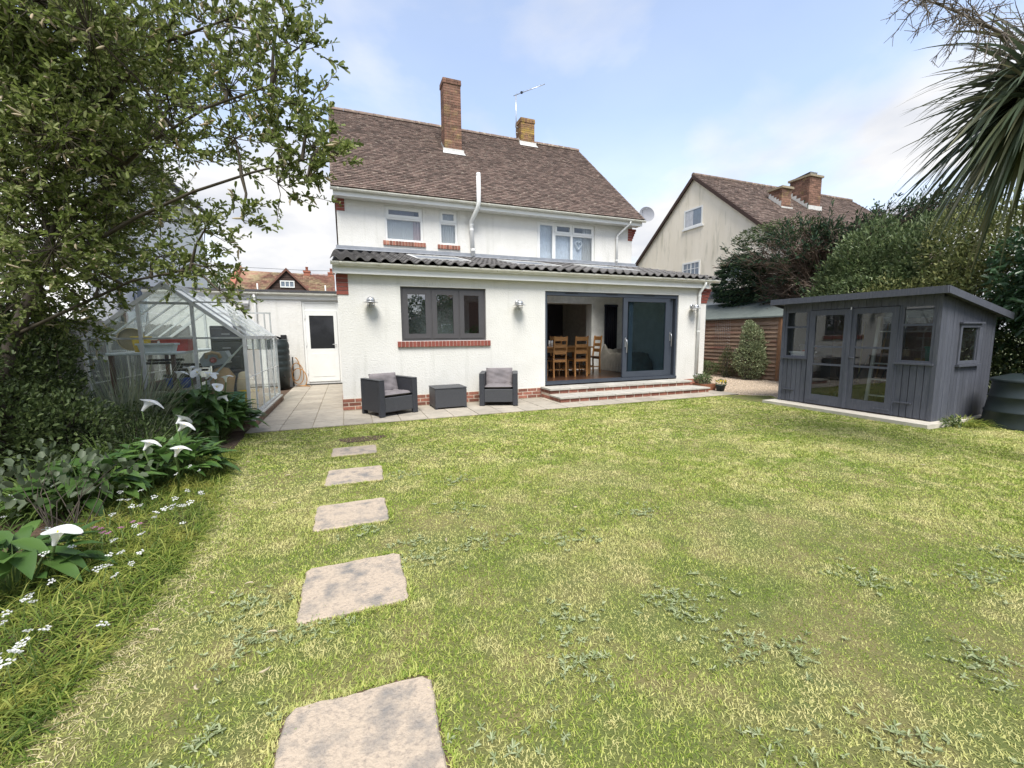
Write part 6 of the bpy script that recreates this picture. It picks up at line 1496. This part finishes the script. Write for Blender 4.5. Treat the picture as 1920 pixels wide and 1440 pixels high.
# long bright grass spilling over the edge of the lawn
edge = [(-1.05, -7.3), (-1.0, -6.84), (-.93, -6.4), (-.88, -5.6), (-.90, -5.0), (-1.03, -3.9), (-1.12, -3.2), (-1.2, -2.6)]
P_, D_, L_ = [], [], []
for _ in range(15000):
    k = rng.integers(0, len(edge)-1); f_ = rng.random(); x = edge[k][0]+(edge[k+1][0]-edge[k][0])*f_; y = edge[k][1]+(edge[k+1][1]-edge[k][1])*f_
    off_ = rng.random()**1.2*.95; x -= off_*.95 + .05
    P_.append((x, y, -.034)); D_.append((.35+rng.normal()*.7, -.1+rng.normal()*.7, .62)); L_.append(rng.uniform(.12, .38)*(.75+.4*min(1, off_*2)))
g_ = blades('long_grass', np.array(P_), np.array(D_), np.array(L_), .0060, rng.uniform(.35, .75, len(P_)), LF_LONG, None, segs=5)
tag(g_, 'long yellow green grass flopping from the bed onto the lawn', 'grass', kind='stuff')
P_ = np.stack([np.interp(np.linspace(-7.2, -2.5, 2600), [e[1] for e in edge], [e[0] for e in edge])+rng.normal(size=2600)*.09+.04, np.linspace(-7.2, -2.5, 2600), np.full(2600, -.026)], 1); D_ = rng.normal(size=(2600, 3)); D_[:, 2] = .35
g_ = blades('dry_grass', P_, D_, rng.uniform(.02, .06, 2600), .0035, .3, leafmat('straw_blade', [(.50, .43, .24), (.62, .55, .32), (.40, .33, .18)], .8, .2), None, segs=2); tag(g_, 'pale cut straw along the edge of the lawn', 'grass', kind='stuff')
P_ = np.stack([rng.uniform(-4.0, -1.5, 5000), rng.uniform(-7.0, -1.6, 5000), np.full(5000, -.034)], 1); D_ = rng.normal(size=(5000, 3))*.6; D_[:, 2] = .8
g_ = blades('undergrowth', P_, D_, rng.uniform(.10, .34, 5000), .010, .45, MATS['mid_green_blade'], None, segs=4); tag(g_, 'tangled green undergrowth filling the flower bed', 'undergrowth', kind='stuff')
# white flower heads in the long grass
FLW = [(-1.19, -6.47), (-1.14, -6.51), (-1.15, -6.59), (-1.13, -6.58), (-1.29, -6.35), (-1.35, -6.22), (-1.35, -6.11), (-1.3, -6.15), (-1.36, -6.05), (-1.31, -5.99), (-1.12, -6.43), (-0.90, -6.50), (-1.2, -5.84), (-1.12, -5.93), (-1.05, -6.02), (-1.14, -5.72), (-1.02, -5.82), (-1.06, -5.83), (-1.21, -5.7), (-1.26, -5.51), (-1.46, -5.51), (-1.52, -5.62), (-1.77, -5.12), (-1.24, -5.29), (-1.16, -5.43), (-1.18, -5.14), (-1.16, -5.22), (-1.47, -5.01), (-1.45, -4.83), (-1.39, -4.94), (-1.34, -4.93), (-1.76, -4.44), (-1.6, -4.57), (-1.55, -4.71), (-1.65, -4.38), (-1.47, -4.56), (-1.33, -4.73), (-1.19, -4.98), (-1.16, -4.85), (-1.12, -5.02), (-1.07, -5.02), (-1.04, -5.04), (-1.01, -5.02), (-1.01, -4.79), (-0.98, -4.88), (-1.15, -4.64), (-1.2, -4.14), (-1.31, -3.98), (-1.38, -4.12), (-0.96, -5.36), (-1.57, -3.42), (-1.08, -5.16), (-2.18, -4.18), (-2.38, -4.32), (-2.3, -4.41), (-2.2, -4.71), (-1.22, -6.52), (-1.17, -6.43), (-1.20, -6.56)]
def flower_proto():
    Pp, Dp = [], []
    for k in range(9):
        a = k*2.4; r_ = .006*math.sqrt(k); cx_, cy_ = r_*math.cos(a)*2.2, r_*math.sin(a)*2.2
        for j in range(5): b_ = j*1.257+k; Pp.append((cx_, cy_, .0+.004*(k % 3))); Dp.append((math.cos(b_), math.sin(b_), .6))
    return np.array(Pp), np.array(Dp)
fp, fd = flower_proto(); fl0 = None
for x, y in FLW:
    z = .19+random.uniform(-.03, .03)
    t = thing('white_flower', 'small white flower head in the long grass edging', 'flower', (x, y, z), 'white flower heads in the long grass', rz=random.uniform(.1, 6))
    if fl0 is None:
        ROOTOFF = ROOT[t.name]; h_ = leaves('petals', fp, fd, .013, .75, PETAL, t, up=3); fl0 = h_.data
        st_ = MB().tube([(0, 0, 0), (.01, .005, -.1), (0, .02, -.22)], .0018, 4).build('stem', MATS['calla_stalk'], t, local=True); st0 = st_.data
    else: put('petals', fl0, t); put('stem', st0, t)
    s_ = random.uniform(.38, .62); t.scale = (s_, s_, 1); t.rotation_euler.x = random.uniform(-.5, .5); t.rotation_euler.y = random.uniform(-.4, .4)
for x, y in [(-1.51, -5.16), (-1.42, -5.27), (-1.34, -5.23), (-1.31, -5.15), (-1.46, -5.20), (-1.38, -5.30), (-1.55, -5.25), (-1.25, -5.2)]:
    t = thing('pink_flower', 'small pink flower low in the bed edging', 'flower', (x, y, .16), 'pink flowers low in the bed', rz=random.uniform(.1, 6))
    leaves('petals', fp*.45, fd, .007, .7, PETPK, t, up=3); put('stem', st0, t)

# ================================================================== RIGHT-HAND HEDGE AND TREES
shrub('evergreen_bush', 'rounded mid green evergreen bush behind the summerhouse roof', 'shrub', (12.2, -2.0, 0), [(12.2, -1.65, 2.35, .9, .75, 1.2), (12.0, -2.2, 2.65, .95, .85, 1.35), (12.0, -3.1, 2.55, .9, .8, 1.30), (11.6, -2.6, 1.9, .9, 1.1, 1.0), (11.9, -1.2, 1.6, .8, .6, .9)], .10, .42, LF_HEDG, 1700)
shrub('golden_bush', 'low yellow green bush peeping over the summerhouse roof', 'shrub', (11.1, -3.3, 0), [(11.0, -3.1, 1.9, .5, .7, .65), (11.0, -3.9, 1.9, .45, .6, .75)], .06, .5, LF_VARY, 2100)
shrub('variegated_tree', 'tall pale variegated shrub under the palm crown', 'shrub', (11.4, -4.4, 0), [(11.5, -4.0, 3.0, .65, .65, .95), (11.3, -4.7, 2.9, .6, .6, .85), (11.2, -4.3, 2.2, .7, .8, .8)], .07, .5, LF_VARY, 1900)
shrub('laurel_bush', 'dark glossy laurel hanging over the summerhouse corner', 'shrub', (11.2, -5.3, 0), [(10.8, -5.15, 2.35, .55, .45, .80), (10.7, -5.55, 2.0, .6, .5, .9), (11.1, -5.1, 1.5, .5, .5, .9), (10.5, -5.7, 2.6, .5, .5, .5)], .135, .38, LF_LAUR, 850, out=.6, grav=.6)
shrub('shaded_hedge', 'deep shaded hedge behind the compost bin', 'hedge', (10.9, -5.7, 0), [(10.95, -5.75, .75, .5, .55, .85), (10.95, -5.2, .8, .45, .5, .9), (11.5, -4.7, 1.0, .5, .6, 1.1), (12.4, -5.6, 1.3, .6, .8, 1.4), (10.8, -6.3, 1.0, .6, .6, 1.2), (10.9, -6.9, 1.2, .7, .7, 1.5), (10.8, -7.8, 1.2, .7, .8, 1.5)], .075, .5, LF_DARK, 1500)
tuft('grass_clump', 'unmown grass clump between the summerhouse and compost bin', 'grass clump', (8.95, -5.25, -.03), 420, .40, .010, LF_LONG, .9, .55, (0, -.2, 0), .22, 5)
shrub('low_weeds', 'broad leaved weed at the summerhouse corner', 'plant', (8.55, -5.25, 0), [(8.55, -5.28, .06, .15, .08, .06)], .05, .55, LF_HEDG, 2600, stems=False)
shrub('variegated_shrub', 'tall grey green variegated shrub against the brown shed', 'shrub', (11.62, .72, 0), [(11.65, .72, .55, .34, .52, .58), (11.68, .70, 1.1, .26, .36, .55), (11.7, .85, 1.5, .14, .18, .28)], .055, .45, LF_VAR, 4200)
shrub('small_conifer', 'small dark upright shrub left of the variegated one', 'shrub', (11.65, 1.55, 0), [(11.65, 1.50, .40, .25, .36, .42), (11.7, 1.60, .75, .10, .12, .25)], .04, .3, LF_DARK, 4200)
shrub('ground_shrub', 'low spreading green shrub at the foot of the brown shed', 'shrub', (11.65, 2.5, 0), [(11.62, 2.35, .22, .25, .45, .24), (11.65, 2.9, .25, .25, .5, .27)], .05, .35, LF_HEDG, 3800)

CY = thing('cypress_tree', 'windswept cypress with bare brown branches and dark green tips', 'tree', (13.6, -.7, 0))
MB().tube([(13.6, -.7, -.05), (13.58, -.65, 1.4), (13.5, -.45, 2.5), (13.45, -.2, 3.3), (13.5, -.3, 4.2)], [.22, .19, .16, .13, .06], 10).build('trunk', BARKR, CY)
mb = MB(); sp_p, sp_d, dd_p, dd_d = [], [], [], []
def fan(n, ctr, rad, root, ss, lv=.5):
    for _ in range(n):
        d = unit(rng.normal(size=(1, 3)))[0]; d[2] = d[2]*.8+.12
        e = np.array(ctr)+d*np.array(rad)*rng.uniform(.55, 1.0)
        rt = np.array(root)+rng.normal(size=3)*np.array([.1, .15, .45]); md = rt+(e-rt)*.5+np.array([0, 0, -.18])+rng.normal(size=3)*.12
        pts = [Vector(rt*(1-t_)**2+md*2*t_*(1-t_)+e*t_**2) for t_ in (0, .25, .5, .75, 1)]
        mb.tube(pts, [.038, .030, .022, .014, .006], 5, caps=False)
        for k in range(ss):
            t_ = rng.uniform(.35, 1); b0 = pts[min(4, int(t_*4))].lerp(pts[min(4, int(t_*4)+1)], t_*4 % 1)
            dv = np.array(e-rt); dv = dv/np.linalg.norm(dv)*.8+rng.normal(size=3)*.55; L = rng.uniform(.15, .42)
            b1 = b0+Vector(dv)*L*.5; b2 = b0+Vector(dv)*L+Vector((0, 0, -.04)); mb.tube([b0, b1, b2], [.010, .008, .004], 3, caps=False)
            live = (t_ > .80 and rng.random() < lv) or rng.random() < .03
            cnt = 16 if live else 6
            for q in range(cnt):
                f_ = rng.uniform(.2, 1.1); pp = np.array(b0)+dv*L*f_+rng.normal(size=3)*.035; vv = dv+rng.normal(size=3)*.5
                (sp_p if live else dd_p).append(pp); (sp_d if live else dd_d).append(vv)
fan(120, (13.0, .95, 3.80), (1.0, 2.2, 1.22), (13.45, -.1, 2.9), 13, .75)
fan(50, (13.1, .7, 2.7), (.8, 1.9, .5), (13.5, -.3, 2.4), 12)
fan(75, (13.8, -1.9, 4.25), (.8, 1.6, .65), (13.55, -.6, 3.4), 14, .9)
mb.build('branches', BARKR, CY)
leaves('crown', np.array(sp_p), np.array(sp_d), rng.uniform(.07, .15, len(sp_p)), .28, LF_CYP, CY, up=.3)
leaves('dead_sprays', np.array(dd_p), np.array(dd_d), rng.uniform(.06, .13, len(dd_p)), .16, LF_CYPD, CY, up=.2)
# dense dark sprays low on the lee side
p, d = ball(8000, (13.05, 2.45, 3.15), (.5, 1.05, .95), .50); p[:, 2] = np.round(p[:, 2]/.20)*.20+rng.normal(size=len(p))*.035
leaves('foliage', p, d*np.array([1, 1.2, .3])+rng.normal(size=p.shape)*.45+np.array([0, .5, 0]), rng.uniform(.08, .16, len(p)), .28, LF_CYP, CY, up=.3)

p, d = ball(1400, (12.9, 1.1, 4.55), (.7, 1.4, .32), .2)
leaves('foliage', p, d*np.array([1, 1.2, .3])+rng.normal(size=p.shape)*.45+np.array([-.2, .5, .1]), rng.uniform(.07, .14, len(p)), .28, leafmat('sunlit_cypress', [(.045, .07, .025), (.08, .105, .035), (.035, .06, .025)], .7, .15), CY, up=.3)  # lighter yellow green paints sunlight on the top of the crown
shrub('garden_tree', 'sunlit yellow green tree showing between the two houses', 'tree', (12.2, 16, 0), [(12.2, 16, 4.2, 1.0, 1.0, 1.6)], .12, .6, leafmat('lime_leaf', [(.20, .24, .04), (.28, .30, .06)], .5, .4), 500)
shrub('far_tree', 'green tree behind the utility building by the red roof', 'tree', (-6.4, 20, 0), [(-6.5, 20, 3.2, .8, .8, 1.9)], .12, .6, LF_HEDG, 700)

# cordyline whose crown hangs into the picture
CD = thing('cordyline_palm', 'cordyline palm crown of long strap leaves at the lawn edge', 'palm tree', (7.15, -7.05, 0))
cc = np.array((6.50, -6.52, 3.80))
MB().tube([(7.15, -7.05, -.05), (7.12, -7.03, 1.2), (6.92, -6.86, 2.6), (6.53, -6.54, 3.75)], [.14, .11, .10, .10], 12).build('trunk', BARK, CD)
n = 430; d = unit(rng.normal(size=(n, 3))); d[:, 2] = d[:, 2]*.85-.02
Pp = cc+d*.10+np.stack([np.zeros(n), np.zeros(n), rng.uniform(-.25, .2, n)], 1)
blades('crown', Pp, d, rng.uniform(.85, 1.25, n), rng.uniform(.038, .064, n), np.clip(.14+.30*(1-d[:, 2])*rng.uniform(.3, 1.2, n), 0, .7), LF_PALM, CD, segs=7, power=2.6)
n = 190; d = unit(np.stack([rng.normal(size=n)-.35, rng.normal(size=n), rng.uniform(-1.6, -.5, n)], 1))
blades('hanging_leaves', cc+d*.12, d, rng.uniform(.9, 1.35, n), rng.uniform(.032, .055, n), .32, LF_PALM, CD, segs=7, power=2.6)
mb = MB(); a0, a1 = Vector((6.4, -6.46, 4.02)), Vector((5.22, -5.95, 4.60))
mid = (a0+a1)/2+Vector((0, 0, .10)); ax_ = [a0*(1-t_)**2+mid*2*t_*(1-t_)+a1*t_**2 for t_ in [k/14 for k in range(15)]]
mb.tube(ax_, [.022-.0013*k for k in range(15)], 6)
for k in range(64):
    t_ = rng.uniform(.12, 1); b0 = ax_[min(13, int(t_*14))]; dv = Vector((rng.normal()*.6-.45, rng.normal()*.6, rng.normal()*.75+.05)).normalized(); L = rng.uniform(.22, .46)*(1.15-.45*t_)
    b1 = b0+dv*L*.5; b2 = b0+dv*L+Vector((0, 0, -.05)); mb.tube([b0, b1, b2], [.006, .005, .003], 4, caps=False)
    for q in range(9):
        f_ = rng.uniform(.15, 1); c0 = b0+(b2-b0)*f_; d2 = (dv*.7+Vector(rng.normal(size=3))*.6).normalized(); mb.tube([c0, c0+d2*rng.uniform(.06, .14)], [.0035, .0022], 3, caps=False)
mb.build('flower_panicle', pmat('panicle_stem', (.17, .145, .115), .8), CD)

# pots by the steps
t = thing('planter_trough', 'terracotta trough with trailing green plants at the end of the steps', 'planter', (8.50, -.62, 0))
tb = MB().prism([(-.80, 0.0), (-.45, 0.0), (-.42, .16), (-.83, .16)], 8.28, 8.66, 'x').build('trough', TERPOT, t); solid('soil', SOIL, t, 8.30, 8.64, -.80, -.45, .145, .163)
shrub('', '', '', (8.47, -.62, .1), [(8.40, -.66, .24, .20, .16, .10), (8.55, -.58, .27, .16, .16, .12), (8.28, -.60, .30, .12, .12, .09)], .045, .55, LF_HEDG, 2600, par=t)
t = thing('flower_pot', 'round black pot of yellow pansies at the foot of the steps', 'flower pot', (8.62, -.98, 0))
MB().lathe([(0, 0), (.085, 0), (.115, .13), (.125, .13), (.125, .15), (.11, .15), (.10, .12), (0, .12)], (8.62, -.98, 0), 20).build('pot', PLBLACK, t)
shrub('', '', '', (8.62, -.98, .1), [(8.62, -.98, .19, .13, .13, .08)], .035, .6, LF_HEDG, 3000, par=t, stems=False)
Pp, Dp = [], []
for k in range(12):
    cx_, cy_, cz_ = 8.62+random.uniform(-.11, .11), -1.0+random.uniform(-.11, .09), .25+random.uniform(-.04, .04)
    for j in range(5): a = j*1.257+k; Pp.append((cx_, cy_, cz_)); Dp.append((math.cos(a)*.8, -.6, math.sin(a)*.8))
leaves('blooms', np.array(Pp), np.array(Dp), .026, .95, PETYL, t, up=.2)

# ================================================================== WHAT THE WINDOWS REFLECT: the far end of the garden
RH = thing('rear_house', 'brick house beyond the far end of the garden', 'house', (9, -28, 0))
MB().prism([(5.5, -.05), (13.0, -.05), (13.0, 2.7), (9.2, 5.0), (5.5, 2.7)], -32, -24, 'y').build('wall', pmat('shaded_brick', (.14, .085, .065), .9), RH)
for s_ in (-1, 1): MB().add([(9.2, -23.7, 5.15), (9.2+s_*4.2, -23.7, 2.55), (9.2+s_*4.2, -32.3, 2.55), (9.2, -32.3, 5.15)], [(0, 1, 2, 3)]).build('roof', ROOFD, RH)
solid('chimney', BRICK_CH, RH, 8.3, 9.1, -27, -26, 4, 6.8)
for x in (7.0, 10.6):
    for z in (1.1,): f = solid('window', UPVC, RH, x, x+1.3, -24.0, -23.97, z, z+1.2); solid('pane', pmat('far_window_glass', (.16, .20, .25), .06), f, x+.08, x+1.22, -23.969, -23.96, z+.08, z+1.12)
shrub('boundary_tree', 'dark tree at the far end of the garden', 'tree', (3.6, -19, 0), [(3.3, -19, 2.0, 1.2, 1.0, 1.3), (5.9, -19.5, 2.4, 1.3, 1.2, 1.8), (4.4, -19, 3.0, .7, .7, .9), (2.2, -19, 3.6, .5, .5, .9)], .16, .5, LF_DARK, 330)
shrub('boundary_hedge', 'tall clipped hedge at the far end of the garden', 'hedge', (6, -20, 0), [(-2 + 2.2*k, -20, .9, 1.4, .7, 1.1) for k in range(8)], .16, .5, LF_DARK, 330)
